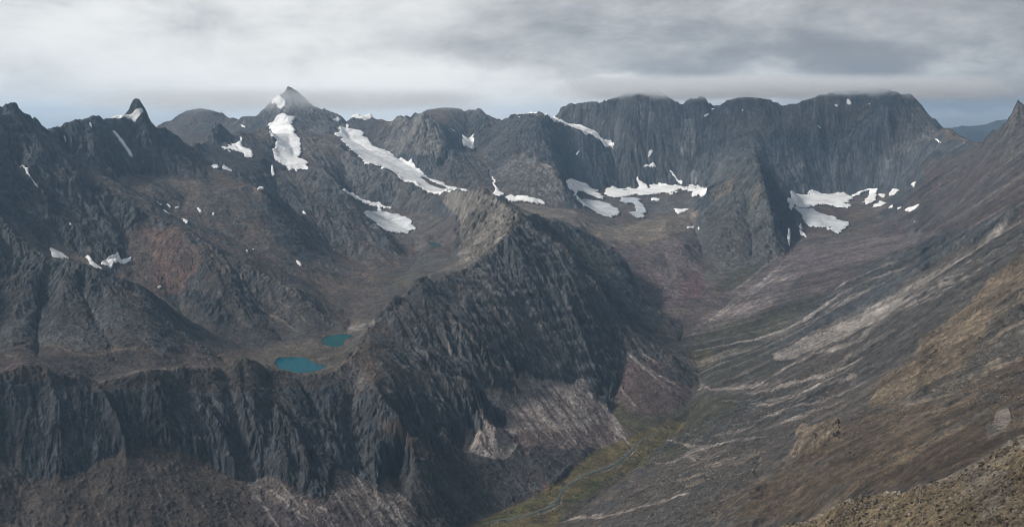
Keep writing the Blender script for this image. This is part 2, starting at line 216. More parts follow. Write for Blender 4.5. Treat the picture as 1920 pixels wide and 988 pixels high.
# near ridge bottom right
L('c', (2500, 560, 420), (2050, 760, 450), (1960, 800, 470), (1920, 822, 480), (1908, 825, 482), (1903, 833, 484), (1898, 840, 486), (1885, 844, 488), (1874, 846, 490), (1860, 854, 494), (1841, 865, 498), (1820, 879, 504), (1801, 892, 508), (1780, 900, 512), (1754, 908, 518), (1738, 911, 522), (1721, 915, 526), (1710, 920, 530), (1694, 925, 536), (1670, 925, 546), (1647, 928, 554), (1625, 932, 562), (1606, 935, 568), (1598, 934, 572), (1590, 932, 575), (1583, 936, 578), (1577, 942, 582), (1566, 950, 590), (1554, 958, 598), (1535, 970, 608), (1514, 979, 618), (1490, 984, 626), (1467, 989, 634), (1420, 1020, 660), (1350, 1080, 680))
L('v', (2400, 640, 560), (1960, 880, 620), (1800, 970, 640), (1600, 1040, 680), (1500, 1060, 700), (1400, 1120, 740))
L('s', (2500, 700, 330), (2000, 900, 370), (1920, 935, 375), (1850, 965, 385), (1750, 1010, 400), (1650, 1060, 420))
L('z', (2500, -110, 250), (2000, -130, 240), (1700, -150, 240), (1300, -170, 240), (900, -190, 240), (400, -260, 240), (-600, -420, 240))
L('z', (-600, -200, 90), (2500, -100, 90))
# central crest and the face to the main valley
L('c', (971, 399, 3670), (968, 412, 3620), (964, 427, 3560), (957, 440, 3490), (948, 450, 3430), (934, 460, 3390), (918, 470, 3350), (900, 483, 3300), (881, 493, 3260), (867, 503, 3220), (854, 510, 3190), (845, 512, 3160), (837, 515, 3130), (825, 521, 3090), (814, 527, 3060), (808, 529, 3050), (803, 525, 3045), (799, 518, 3040), (795, 521, 3035), (791, 517, 3030), (786, 522, 3020), (781, 526, 3010), (776, 534, 3000), (770, 544, 2990), (764, 550, 2975), (758, 558, 2960), (752, 560, 2945), (746, 553, 2935), (740, 552, 2925), (735, 557, 2910), (730, 567, 2890), (724, 578, 2870), (717, 588, 2850), (711, 596, 2830), (703, 606, 2800), (692, 616, 2750), (686, 630, 2690), (676, 650, 2620), (660, 668, 2560), (640, 684, 2500), (620, 696, 2470), (600, 702, 2450), (575, 704, 2440), (550, 702, 2430), (530, 697, 2420), (505, 692, 2410), (490, 686, 2400), (478, 677, 2390), (467, 671, 2380), (452, 673, 2360), (440, 681, 2350), (430, 690, 2340), (417, 694, 2330), (400, 691, 2300), (375, 690, 2280), (351, 689, 2250), (320, 691, 2220), (284, 695, 2180), (250, 702, 2160), (214, 711, 2140), (200, 716, 2125), (185, 719, 2110), (170, 716, 2100), (150, 705, 2090), (120, 702, 2070), (100, 700, 2060), (88, 691, 2050), (60, 689, 2040), (43, 687, 2030), (30, 697, 2020), (0, 704, 2000), (-80, 700, 1950), (-150, 690, 1900), (-400, 700, 1800), (-900, 690, 1650))
L('c', (971, 399, 3670), (985, 410, 3640), (1001, 428, 3600), (1016, 437, 3580), (1031, 446, 3560), (1043, 455, 3540), (1054, 465, 3530), (1066, 477, 3515), (1078, 489, 3500), (1088, 502, 3490), (1098, 515, 3475), (1109, 526, 3465), (1120, 538, 3455), (1133, 558, 3440), (1147, 580, 3420), (1157, 594, 3405), (1167, 607, 3390), (1180, 617, 3390), (1195, 627, 3390), (1214, 640, 3390), (1235, 655, 3370), (1260, 675, 3320), (1282, 697, 3270), (1300, 713, 3230))
L('v', (1150, 640, 3320), (1165, 680, 3220), (1160, 720, 3120), (1140, 765, 2980))
L('c', (1060, 520, 3360), (1090, 600, 3240), (1110, 660, 3140), (1120, 710, 3060))
L('v', (-300, 840, 1830), (0, 858, 1900), (60, 900, 1900), (134, 889, 1930), (200, 858, 1990), (267, 830, 2050), (334, 858, 2070), (401, 878, 2090), (451, 892, 2090), (501, 895, 2110), (548, 912, 2090), (608, 942, 2070), (634, 880, 2200), (667, 890, 2200), (708, 918, 2170), (726, 902, 2230), (780, 880, 2350), (831, 872, 2400), (864, 842, 2490), (880, 815, 2570), (940, 800, 2640), (960, 760, 2750), (974, 740, 2810), (1040, 718, 2940), (1090, 716, 3010), (1147, 768, 2960))
L('c', (780, 620, 2790), (840, 700, 2660), (890, 770, 2580), (930, 805, 2540))
L('c', (284, 695, 2180), (318, 765, 2120))
L('c', (417, 694, 2330), (460, 760, 2230), (492, 825, 2170))
L('v', (350, 705, 2235), (375, 735, 2215), (420, 810, 2140), (445, 870, 2100))
L('c', (560, 704, 2430), (592, 785, 2325))
L('v', (500, 715, 2385), (530, 760, 2300), (560, 830, 2190), (575, 900, 2110))
L('c', (88, 691, 2050), (113, 765, 2000))
L('v', (177, 725, 2085), (205, 770, 2045), (235, 820, 2010))
L('c', (700, 720, 2400), (760, 800, 2300), (820, 860, 2290))
L('c', (520, 760, 2250), (580, 860, 2180), (605, 935, 2075))
L('v', (870, 560, 3000), (920, 640, 2880), (970, 710, 2800))
L('s', (877, 986, 2225), (750, 988, 2090), (600, 988, 1990), (450, 988, 1940), (300, 988, 1880), (150, 988, 1820), (0, 988, 1780), (-200, 980, 1700))
L('z', (877, -1000, 2237), (500, -1040, 1500), (0, -1060, 1150), (-400, -1080, 800))
L('z', (1500, -650, 900), (1000, -820, 1100), (900, -950, 1500), (960, -1000, 2000))
L('z', (1300, -420, 500), (800, -600, 550), (0, -800, 550))
# main valley floor, both edges
L('v', (1300, 716, 3217), (1296, 745, 3100), (1275, 770, 2960), (1250, 792, 2857), (1213, 808, 2800), (1177, 822, 2752), (1150, 835, 2700), (1110, 848, 2640), (1085, 870, 2560), (1060, 898, 2485), (1035, 918, 2420), (1000, 932, 2375), (960, 948, 2330), (920, 966, 2290), (877, 984, 2235))
L('z', (1312, -935, 3180), (1300, -945, 3050), (1290, -955, 2920), (1270, -965, 2820), (1240, -975, 2720), (1210, -985, 2640), (1180, -990, 2540), (1140, -995, 2430), (1100, -1000, 2340), (1060, -1004, 2260), (1000, -1010, 2180), (930, -1016, 2130), (850, -1020, 2100))
L('z', (1285, -868, 3560), (1300, -890, 3440), (1310, -915, 3300), (1312, -935, 3180))
for _z, _r in ((-683.0, ((515, 684), (518, 674), (533, 670), (560, 669), (580, 673), (592, 682), (614, 686), (606, 692), (590, 697), (560, 700), (540, 694), (523, 691), (515, 684))),
               (-672.0, ((603, 637), (612, 631), (624, 627), (637, 626), (662, 627), (661, 632), (647, 639), (644, 647), (630, 651), (610, 647), (603, 637))),
               (-558.0, ((803, 455), (813, 454), (824, 456), (829, 462), (818, 465), (806, 460), (803, 455)))):
    _P = [((u - CX) / F_PX, _z / ((HY - v) / F_PX)) for u, v in _r]
    _ca = sum(a_ for a_, y_ in _P) / len(_P); _cy = sum(y_ for a_, y_ in _P) / len(_P)
    for _k, _h in ((1.0, .5), (1.25, 3.0), (1.5, 6.0)):
        L('z', *[(CX + F_PX * (_ca + (a_ - _ca) * _k), _z + _h, _cy + (y_ - _cy) * _k) for a_, y_ in _P])
    L('z', (CX + F_PX * _P[0][0], _z - 6, _cy), (CX + F_PX * _ca, _z - 6, _cy))
#DATA_END

A0, A1, NA = -.95, .95, 1 + 1900              # bearing tangent range of the solve grid
S0, S1, NS = math.log(88.), math.log(18000.), 1 + 2000

def survey(kind, u, v, Y):
    z = v if kind == 'z' else (HY - v) / F_PX * Y
    return (u - CX) / F_PX, math.log(Y), z

def solve():
    Z = np.zeros((NS, NA), f4); Wt = np.zeros((NS, NA), f4)
    for kind, pts in LINES:
        P = [survey(kind, *p) for p in pts]
        for (a, s, z), (b, t, y) in zip(P[:-1], P[1:]):
            n = int(max(abs(a - b) / (A1 - A0) * NA, abs(s - t) / (S1 - S0) * NS) * 2) + 2
            k = np.linspace(0, 1, n)
            ya, yb = math.exp(s), math.exp(t)
            Yk = ya + (yb - ya) * k; Xk = a * ya + (b * yb - a * ya) * k; zk = z + (y - z) * k
            i = np.rint((np.log(Yk) - S0) / (S1 - S0) * (NS - 1)).astype(int)
            j = np.rint((Xk / Yk - A0) / (A1 - A0) * (NA - 1)).astype(int)
            ok = (i >= 0) & (i < NS) & (j >= 0) & (j < NA)
            np.add.at(Z, (i[ok], j[ok]), zk[ok].astype(f4)); np.add.at(Wt, (i[ok], j[ok]), 1.)
    levels = [(Z, Wt)]
    while min(levels[-1][0].shape) > 12:
        z, q = levels[-1]
        H, W = z.shape; h2, w2 = (H + 1) // 2, (W + 1) // 2
        zz = np.zeros((h2 * 2, w2 * 2), f4); qq = zz.copy(); zz[:H, :W] = z; qq[:H, :W] = q
        levels.append((zz.reshape(h2, 2, w2, 2).sum((1, 3)), qq.reshape(h2, 2, w2, 2).sum((1, 3))))
    cur = None
    for li in range(len(levels) - 1, -1, -1):
        z, q = levels[li]; m = q > 0; tgt = np.where(m, z / np.maximum(q, 1e-6), 0)
        if cur is None: cur = np.full(z.shape, tgt[m].mean(), f4)
        else:
            up = np.repeat(np.repeat(cur, 2, 0), 2, 1)
            up = np.pad(up, ((0, 2), (0, 2)), 'edge')[:z.shape[0], :z.shape[1]]
            cur = up.astype(f4)
        cur[m] = tgt[m]
        its = {0: 36, 1: 60, 2: 80}.get(li, 150)
        for _ in range(its):
            p = np.pad(cur, 1, 'edge')
            nx = (p[:-2, 1:-1] + p[2:, 1:-1] + p[1:-1, :-2] + p[1:-1, 2:]) * f4(.25)
            cur = np.where(m, tgt, nx).astype(f4)
    return cur

def blur(a, n):
    for _ in range(n):
        p = np.pad(a, 1, 'edge')
        a = (p[:-2, 1:-1] + p[2:, 1:-1] + p[1:-1, :-2] + p[1:-1, 2:] + 2 * a) / 6
    return a.astype(f4)

def crest_field():
    K = np.zeros((NS, NA), f4)
    for kind, pts in LINES:
        if kind != 'c': continue
        P = [survey(kind, *p) for p in pts]
        for (a, s, z), (b, t, y) in zip(P[:-1], P[1:]):
            n = int(max(abs(a - b) / (A1 - A0) * NA, abs(s - t) / (S1 - S0) * NS) * 2) + 2
            k = np.linspace(0, 1, n)
            i = np.rint((s + (t - s) * k - S0) / (S1 - S0) * (NS - 1)).astype(int)
            j = np.rint((a + (b - a) * k - A0) / (A1 - A0) * (NA - 1)).astype(int)
            ok = (i >= 0) & (i < NS) & (j >= 0) & (j < NA)
            K[i[ok], j[ok]] = 1
    K = blur(K, 14)
    return np.clip(K * 9, 0, 1)
def blur(a, n):
    for _ in range(n):
        p = np.pad(a, 1, 'edge')
        a = (p[:-2, 1:-1] + p[2:, 1:-1] + p[1:-1, :-2] + p[1:-1, 2:] + 2 * a) / 6
    return a.astype(f4)
CREST = crest_field()
MACRO = solve()
SOFT = blur(MACRO, 10)
MACRO = blur(MACRO, 1)
s_ax = np.linspace(S0, S1, NS).astype(f4); a_ax = np.linspace(A0, A1, NA).astype(f4)
gs, ga = np.gradient(SOFT, s_ax, a_ax)         # d/ds, d/da with X = a*Y, Y = e^s
Yg = np.exp(s_ax)[:, None]
GX = (ga / Yg).astype(f4)
GY = ((gs - a_ax[None] * ga) / Yg).astype(f4)

def lerp2(T, fi, fj):
    i = np.clip(fi.astype(np.int32), 0, T.shape[0] - 2); j = np.clip(fj.astype(np.int32), 0, T.shape[1] - 2)
    u = (fi - i).astype(f4); v = (fj - j).astype(f4)
    return (T[i, j] * (1 - u) * (1 - v) + T[i + 1, j] * u * (1 - v) + T[i, j + 1] * (1 - u) * v + T[i + 1, j + 1] * u * v).astype(f4)

# ------------------------------------------------------------------ noise
def hash2(ix, iy, seed):
    h = (ix.astype(np.uint32) * np.uint32(374761393) + iy.astype(np.uint32) * np.uint32(668265263) + np.uint32((seed * 2246822519) & 0xffffffff))
    h = (h ^ (h >> np.uint32(13))) * np.uint32(1274126177)
    h = h ^ (h >> np.uint32(16))
    return (h & np.uint32(0xffff)).astype(f4) / f4(65535), (h >> np.uint32(16)).astype(f4) / f4(65535)

def vnoise(x, y, seed):
    ix = np.floor(x).astype(np.int32); iy = np.floor(y).astype(np.int32)
    fx = x - ix; fy = y - iy
    fx = fx * fx * fx * (fx * (fx * 6 - 15) + 10); fy = fy * fy * fy * (fy * (fy * 6 - 15) + 10)
    a = hash2(ix, iy, seed)[0]; b = hash2(ix + 1, iy, seed)[0]; c = hash2(ix, iy + 1, seed)[0]; d = hash2(ix + 1, iy + 1, seed)[0]
    return ((a + (b - a) * fx) * (1 - fy) + (c + (d - c) * fx) * fy).astype(f4) * 2 - 1

def fbm(x, y, L0, oct_, seed, gain=.5):
    r = 0; a = 1.; t = 0
    for k in range(oct_):
        c, s_ = math.cos(k * 1.3), math.sin(k * 1.3)
        r = r + a * vnoise((x * c - y * s_) / L0, (x * s_ + y * c) / L0, seed + k * 17); t += a
        a *= gain; L0 *= .5
    return r / t

def ridge(x, y, L0, oct_, seed):
    r = 0; a = 1.; t = 0
    for k in range(oct_):
        c, s_ = math.cos(k * 1.7 + .5), math.sin(k * 1.7 + .5)
        r = r + a * (1 - 2 * np.abs(vnoise((x * c - y * s_) / L0, (x * s_ + y * c) / L0, seed + k * 31))); t += a
        a *= .5; L0 *= .5
    return r / t

def gabor_oct(x, y, px, py, seed):
    """stripes running along the slope: px,py = unit vector across the slope; returns value and derivative"""
    ix = np.floor(x).astype(np.int32); iy = np.floor(y).astype(np.int32)
    fx = (x - ix).astype(f4); fy = (y - iy).astype(f4)
    v = 0; dd = 0; wt = 0
    TAU = f4(6.2831853)
    for i in (-1, 0, 1, 2):
        for j in (-1, 0, 1, 2):
            h1, h2 = hash2(ix + i, iy + j, seed)
            ox = fx - i - h1 * f4(.6) + f4(.3); oy = fy - j - h2 * f4(.6) + f4(.3)
            ww = np.exp(-(ox * ox + oy * oy) * f4(1.6)).astype(f4)
            ph = (ox * px + oy * py) * TAU + (h1 + h2) * f4(2.5)
            v = v + np.cos(ph) * ww; dd = dd - np.sin(ph) * TAU * ww; wt = wt + ww
    return v / wt, dd / wt

# ------------------------------------------------------------------ adaptive mesh (finer where the ground is steep)
def make_grid(NCOL, NROW):
    ua = (np.array([-560, -90, 2010, 2480]) - CX) / F_PX
    n_in = int(NCOL * .86); n_o = (NCOL - n_in) // 2
    A = np.concatenate([np.linspace(ua[0], ua[1], n_o, endpoint=False), np.linspace(ua[1], ua[2], n_in, endpoint=False), np.linspace(ua[2], ua[3], NCOL - n_in - n_o)]).astype(f4)
    step = 2
    Mz = MACRO
    fj = (A - A0) / (A1 - A0) * (NA - 1)
    j = np.clip(fj.astype(int), 0, NA - 2)
    cols = Mz[:, j]                                    # NS x NCOL
    tanel = cols / np.exp(s_ax)[:, None]
    d = np.diff(tanel, axis=0)
    vis = np.maximum.accumulate(tanel, 0)[:-1]
    seen = (tanel[1:] >= vis - .006)
    slope = np.abs(np.diff(cols, axis=0)) / np.diff(np.exp(s_ax))[:, None]
    wgt = np.abs(d) * np.where(seen, 1.0, .12) + .00012 + np.where(seen, .0002, 0)
    wgt[np.exp(s_ax[:-1]) > 9000] *= .35
    wgt = wgt * np.where(tanel[:-1] < -.475, .05, 1)
    print('row share in frame', float((wgt * (tanel[:-1] > -.475)).sum() / wgt.sum()), 'seen', float((wgt * seen)[tanel[:-1] > -.475].sum() / wgt.sum()))
    wgt = wgt.astype(f4)
    # smooth the spacing sideways and along the ray so that neighbouring columns stay close
    for _ in range(40):
        p = np.pad(wgt, ((0, 0), (1, 1)), 'edge'); wgt = (p[:, :-2] + p[:, 2:] + wgt) / 3
    for _ in range(4):
        p = np.pad(wgt, ((1, 1), (0, 0)), 'edge'); wgt = (p[:-2] + p[2:] + wgt) / 3
    cum = np.concatenate([np.zeros((1, wgt.shape[1]), f4), np.cumsum(wgt, 0, dtype=np.float64).astype(f4)])
    cum /= cum[-1:]
    t = np.linspace(0, 1, NROW)
    S = np.empty((NROW, len(A)), f4)
    for c in range(len(A)): S[:, c] = np.interp(t, cum[:, c], s_ax)
    return A, S

import time
QUAL = 1.0
T0 = time.time()
A, S = make_grid(int(2150 * QUAL), int(1900 * QUAL))
NR, NC = S.shape

def smooth(x, a, b):
    t = np.clip((x - a) / (b - a), 0, 1); return t * t * (3 - 2 * t)

#MASKS_BEGIN
def q(ox, oy, *pts): return [(ox + x / 2.994, oy + y / 2.994) for x, y in pts]
ZONES = []       # ground cover, a few with sun: (outline, colour, rockiness, softness px, strength, edge raggedness px)
def zone(c, rock, pts, soft=3, st=1., rag=4): ZONES.append((pts, c, rock, soft, st, rag))
STREAKS = []     # scree chutes, fans, dark cracks and painted-in lit crest edges: (centre line, width px, colour, strength)
def streak(c, w_, pts, st=.8): STREAKS.append((pts, w_, c, st))
DARK = (.044, .049, .056); MID = (.060, .064, .068); GREY = (.088, .090, .092); TAN = (.185, .156, .126)
PINK = (.255, .225, .208); PALE = (.26, .235, .215); DUST = (.140, .120, .110); RED = (.096, .068, .065); WINE = (.078, .058, .060)
BROWN = (.082, .064, .053); RUST = (.105, .068, .044); OLIVE = (.058, .052, .028); GOLD = (.100, .080, .036)
MOSS = (.054, .052, .036); PURP = (.120, .098, .098); OCHRE = (.150, .110, .068); SAND = (.185, .152, .118)
#ZONES_BEGIN
# whole right-hand slope first
zone((.084, .071, .061), .15, [(1290, 720), (1450, 655), (1600, 600), (1750, 500), (1960, 380), (1960, 1010), (980, 1010), (1100, 930), (1250, 850), (1290, 790)], 6, .9, 6)
zone(DARK, 1, [(0, 712), (43, 700), (88, 702), (150, 722), (214, 735), (284, 722), (350, 718), (417, 724), (491, 722), (560, 738), (640, 735), (700, 740), (760, 745), (830, 745), (890, 735), (950, 738), (950, 765), (940, 800), (905, 790), (880, 815), (860, 845), (800, 870), (760, 885), (708, 915), (667, 885), (634, 876), (605, 940), (548, 910), (501, 893), (451, 890), (400, 876), (334, 856), (267, 828), (200, 853), (134, 887), (60, 900), (0, 856), (-300, 840), (-300, 700)], 3, .95, 5)
zone((.056, .060, .065), 1, [(700, 605), (757, 556), (800, 522), (880, 495), (964, 430), (1000, 425), (1054, 465), (1120, 538), (1167, 610), (1174, 680), (1155, 725), (1147, 770), (1110, 745), (1104, 725), (1090, 708), (1070, 718), (1014, 718), (970, 705), (945, 740), (890, 720), (820, 700), (740, 690), (690, 640)], 4, .8, 5)
zone((.100, .099, .097), 1, [(941, 560), (1001, 587), (1048, 660), (1048, 694), (1075, 712), (1010, 712), (981, 684), (948, 634), (900, 560), (880, 510), (900, 500)], 8, .7, 8)
zone((.034, .041, .048), 1, [(980, 405), (1043, 418), (1094, 440), (1154, 470), (1174, 487), (1180, 510), (1200, 555), (1248, 603), (1250, 615), (1222, 625), (1167, 608), (1120, 538), (1054, 465), (1001, 428)], 3, .85, 3)
zone(MOSS, .3, [(1060, 440), (1110, 460), (1150, 480), (1160, 520), (1110, 510), (1070, 470)], 8, .5, 6)
zone((.185, .168, .145), 1, [(820, 371), (834, 364), (874, 361), (900, 353), (921, 367), (951, 388), (971, 399), (964, 427), (948, 450), (918, 470), (881, 493), (850, 510), (860, 470), (864, 430), (850, 400)], 4, .8, 4)  # tan summit flank, lightened so its patch of sun sits in the colour
zone(DARK, 1, [(0, 204), (30, 196), (100, 240), (127, 230), (180, 218), (239, 215), (253, 181), (281, 228), (354, 275), (400, 345), (300, 330), (254, 326), (214, 333), (160, 300), (120, 290), (90, 330), (40, 300), (-60, 300), (-100, 190)], 3, .9, 4)
zone(DARK, 1, [(20, 340), (50, 300), (90, 335), (150, 345), (205, 395), (235, 470), (215, 487), (180, 492), (150, 480), (110, 455), (70, 370)], 3, .85, 5)
zone(DARK, 1, [(120, 300), (170, 340), (274, 405), (240, 440), (240, 480), (205, 440), (160, 380), (120, 330)], 3, .8, 5)
zone(MID, 1, [(0, 410), (67, 471), (157, 497), (227, 538), (317, 607), (400, 670), (330, 660), (267, 655), (200, 650), (150, 655), (100, 648), (60, 640), (0, 655), (-200, 640), (-200, 350)], 3, .75, 5)
zone(DARK, 1, [(400, 240), (425, 246), (455, 255), (500, 262), (512, 280), (540, 315), (500, 345), (440, 345), (400, 320), (370, 300), (360, 276), (390, 262)], 3, .8, 5)
zone(MID, 1, [(545, 320), (604, 318), (637, 354), (687, 411), (731, 448), (760, 480), (720, 505), (660, 485), (600, 440), (550, 400), (515, 345)], 3, .8, 5)
zone(DARK, 1, [(470, 350), (514, 387), (568, 440), (625, 490), (680, 512), (640, 530), (580, 500), (520, 455), (480, 400), (455, 365)], 4, .7, 6)
zone(DARK, 1, [(620, 560), (680, 525), (760, 530), (740, 570), (700, 600), (640, 590)], 8, .5, 10)
zone((.095, .094, .093), 1, [(563, 262), (600, 262), (654, 287), (714, 317), (760, 344), (807, 364), (820, 372), (812, 402), (747, 390), (680, 377), (640, 356), (610, 325), (580, 300)], 3, .7, 4)
zone((.130, .120, .108), 1, [(563, 262), (588, 262), (600, 280), (585, 300), (572, 290)], 5, .6, 4)
# horn and the hazy ridges
zone((.120, .118, .115), 1, [(480, 220), (511, 190), (541, 164), (575, 190), (640, 222), (650, 250), (600, 258), (570, 258), (550, 230), (500, 235)], 3, .8, 3)
zone((.17, .16, .145), 1, [(775, 222), (790, 209), (815, 224), (835, 255), (841, 285), (825, 300), (780, 300), (770, 260)], 6, .75, 4)
zone((.14, .133, .122), 1, [(741, 224), (757, 217), (770, 226), (775, 300), (745, 290), (700, 260), (720, 240)], 6, .6, 4)
zone(MID, 1, [(845, 215), (900, 205), (941, 230), (974, 216), (1011, 212), (1000, 295), (960, 330), (930, 350), (881, 357), (840, 340), (840, 300)], 4, .7, 4)
zone((.128, .122, .115), 1, [(960, 300), (1001, 298), (1044, 323), (1058, 350), (1070, 388), (1000, 384), (935, 376), (930, 330)], 4, .75, 4)
zone(DARK, 1, [(1046, 325), (1061, 347), (1078, 392), (1060, 392), (1054, 350)], 1.5, .8, 1)
zone(DARK, 1, [(1016, 215), (1060, 243), (1113, 264), (1150, 283), (1180, 300), (1160, 350), (1120, 357), (1062, 338), (1044, 318), (1001, 292), (985, 270)], 4, .8, 4)
zone(MID, 1, [(1053, 200), (1110, 189), (1194, 180), (1250, 180), (1264, 194), (1321, 184), (1344, 199), (1420, 198), (1420, 300), (1330, 350), (1180, 352), (1150, 300), (1110, 262), (1075, 235)], 4, .8, 4)
zone((.125, .127, .128), 1, [(1280, 228), (1300, 224), (1305, 250), (1300, 280), (1285, 305), (1275, 290), (1284, 260)], 4, .95, 3)
zone((.12, .122, .122), 1, [(1296, 325), (1306, 322), (1308, 345), (1296, 350)], 2, .95, 2)
zone((.12, .12, .118), 1, [(1220, 212), (1230, 214), (1226, 235), (1217, 232)], 2, .5, 2)
zone((.078, .072, .066), 1, [(1355, 215), (1420, 205), (1500, 200), (1540, 185), (1650, 200), (1600, 245), (1550, 262), (1480, 262), (1400, 250), (1350, 240)], 6, .6, 5)
zone((.068, .075, .084), 1, [(1413, 270), (1500, 262), (1560, 255), (1600, 245), (1650, 205), (1690, 200), (1655, 290), (1700, 310), (1690, 350), (1594, 368), (1490, 363), (1450, 320)], 4, .8, 4)  # headwall behind the pyramid, paled to paint in haze
zone((.110, .112, .112), 1, [(1588, 262), (1600, 258), (1606, 280), (1592, 288), (1586, 275)], 2, .95, 2)
zone((.115, .118, .115), 1, [(1497, 290), (1510, 300), (1512, 325), (1502, 330), (1496, 310)], 2, .95, 2)
zone((.10, .098, .094), 1, [(1660, 215), (1725, 195), (1745, 225), (1760, 250), (1700, 290), (1665, 280)], 8, .6, 4)
# pyramid
zone((.070, .073, .070), 1, [(1413, 291), (1432, 330), (1440, 380), (1450, 470), (1440, 494), (1400, 500), (1360, 520), (1330, 500), (1312, 480), (1318, 400), (1345, 355), (1385, 330)], 3, .8, 3)
zone((.118, .100, .078), 1, [(1420, 345), (1430, 350), (1420, 380), (1405, 400), (1410, 370)], 3, .7, 3)
zone((.118, .100, .078), 1, [(1350, 350), (1390, 335), (1380, 360), (1340, 380), (1325, 395)], 5, .7, 3)
zone((.110, .098, .076), 1, [(1395, 420), (1405, 430), (1398, 490), (1385, 490)], 3, .5, 3)
zone((.022, .027, .034), 1, [(1413, 291), (1430, 307), (1464, 360), (1494, 415), (1487, 445), (1480, 470), (1455, 485), (1450, 440), (1442, 380), (1428, 330)], 2, .85, 2)  # pyramid's face turned from the sun, shade put into the colour
# moraines and screes of the cirques
zone(TAN, 0, [(930, 378), (1030, 390), (1080, 395), (1110, 418), (1160, 425), (1220, 412), (1290, 398), (1315, 395), (1300, 425), (1250, 445), (1210, 462), (1150, 450), (1100, 438), (1040, 415), (980, 402), (945, 385)], 5, .85, 5)
zone(SAND, 0, [(1200, 425), (1240, 412), (1300, 402), (1320, 395), (1290, 420), (1230, 440)], 5, .7, 5)
zone(GREY, 0, [(1210, 370), (1300, 370), (1300, 392), (1230, 405), (1205, 395)], 5, .7, 5)
zone(PURP, 0, [(1100, 440), (1150, 452), (1210, 465), (1280, 440), (1310, 430), (1312, 480), (1335, 560), (1310, 600), (1260, 600), (1210, 560), (1180, 500), (1150, 468)], 5, .85, 5)
zone(RED, 0, [(1160, 470), (1200, 480), (1240, 520), (1250, 560), (1220, 560), (1185, 510)], 8, .5, 6)
zone((.135, .075, .075), 0, [(1275, 520), (1310, 510), (1322, 540), (1310, 570), (1275, 560)], 6, .65, 6)
zone(WINE, 0, [(1215, 560), (1320, 560), (1310, 605), (1270, 612), (1240, 590)], 6, .6, 6)
zone(OLIVE, 0, [(1230, 575), (1310, 570), (1300, 590), (1250, 592)], 6, .35, 6)
zone((.060, .062, .062), 0, [(1310, 430), (1345, 430), (1320, 500), (1312, 480)], 4, .6, 4)
zone((.115, .108, .096), 0, [(1345, 490), (1375, 470), (1360, 510), (1330, 540), (1320, 520)], 4, .6, 4)
zone(MOSS, .4, [(1397, 500), (1430, 492), (1450, 500), (1400, 530), (1350, 550), (1340, 535)], 4, .8, 4)
zone(PURP, 0, [(1340, 560), (1450, 500), (1490, 470), (1560, 450), (1640, 440), (1720, 440), (1780, 430), (1700, 470), (1600, 500), (1510, 510), (1420, 585), (1360, 610), (1300, 625)], 5, .85, 5)
zone((.130, .110, .108), 0, [(1395, 560), (1450, 515), (1495, 510), (1510, 520), (1460, 560), (1420, 585), (1390, 598), (1340, 607)], 4, .7, 4)
zone(WINE, 0, [(1490, 470), (1440, 510), (1430, 505), (1480, 478)], 3, .7, 3)
zone(WINE, 0, [(1640, 415), (1690, 400), (1720, 420), (1700, 445), (1660, 445)], 5, .6, 5)
zone((.078, .060, .055), .1, [(1720, 345), (1770, 300), (1838, 272), (1880, 242), (1912, 195), (1960, 250), (1960, 370), (1880, 400), (1800, 440), (1700, 430), (1680, 400)], 6, .8, 6)
zone((.085, .055, .042), .0, [(1735, 300), (1760, 295), (1770, 325), (1740, 340)], 8, .5, 5)
zone((.075, .070, .066), .8, [(1830, 275), (1900, 215), (1912, 190), (1935, 230), (1920, 300), (1860, 300)], 5, .6, 5)
zone((.055, .052, .050), 0, [(1510, 512), (1600, 500), (1700, 480), (1740, 490), (1650, 530), (1560, 590), (1470, 610), (1430, 640), (1320, 640), (1380, 605), (1430, 590)], 6, .85, 6)
zone(RED, 0, [(1510, 512), (1580, 505), (1620, 510), (1560, 545), (1500, 560)], 8, .5, 6)
zone(MOSS, 0, [(1320, 610), (1420, 590), (1500, 560), (1520, 575), (1470, 620), (1400, 640), (1300, 655)], 6, .8, 6)
zone((.064, .056, .054), 0, [(1238, 596), (1300, 600), (1312, 650), (1250, 655), (1232, 620)], 4, .9, 3)
# right slope
zone((.046, .044, .036), 0, [(1290, 650), (1420, 640), (1500, 650), (1480, 690), (1420, 710), (1320, 728), (1296, 700)], 6, .85, 6)
zone(GOLD, 0, [(1290, 660), (1330, 655), (1345, 690), (1310, 700)], 6, .35, 6)
zone((.050, .048, .046), 0, [(1330, 740), (1450, 740), (1560, 720), (1600, 700), (1500, 780), (1400, 830), (1300, 850), (1240, 860), (1250, 800), (1300, 770)], 8, .7, 8)
zone(OLIVE, 0, [(1270, 770), (1350, 740), (1400, 760), (1300, 840), (1230, 880), (1200, 870)], 8, .6, 6)
zone((.064, .060, .056), .25, [(1600, 640), (1700, 570), (1800, 500), (1900, 420), (1960, 400), (1960, 470), (1800, 600), (1680, 690), (1560, 730)], 8, .7, 8)
zone(PALE, 0, q(1280, 400, (1300, 440), (1180, 560), (1050, 640), (900, 710), (700, 790), (560, 830), (480, 800), (700, 720), (1000, 600), (1200, 480)), 4, .75, 5)
zone((.150, .116, .080), .75, [(1730, 640), (1800, 590), (1860, 520), (1960, 440), (1960, 560), (1900, 590), (1840, 650), (1800, 700), (1730, 750), (1680, 770), (1620, 770), (1650, 730), (1700, 690)], 6, .85, 8)
zone((.085, .080, .072), 1, [(1690, 750), (1760, 720), (1840, 660), (1920, 600), (1960, 600), (1960, 640), (1880, 680), (1800, 730), (1730, 770), (1690, 775)], 5, .75, 6)
zone((.060, .055, .050), 1, [(1845, 610), (1880, 570), (1920, 540), (1920, 590), (1870, 640), (1850, 640)], 5, .7, 6)
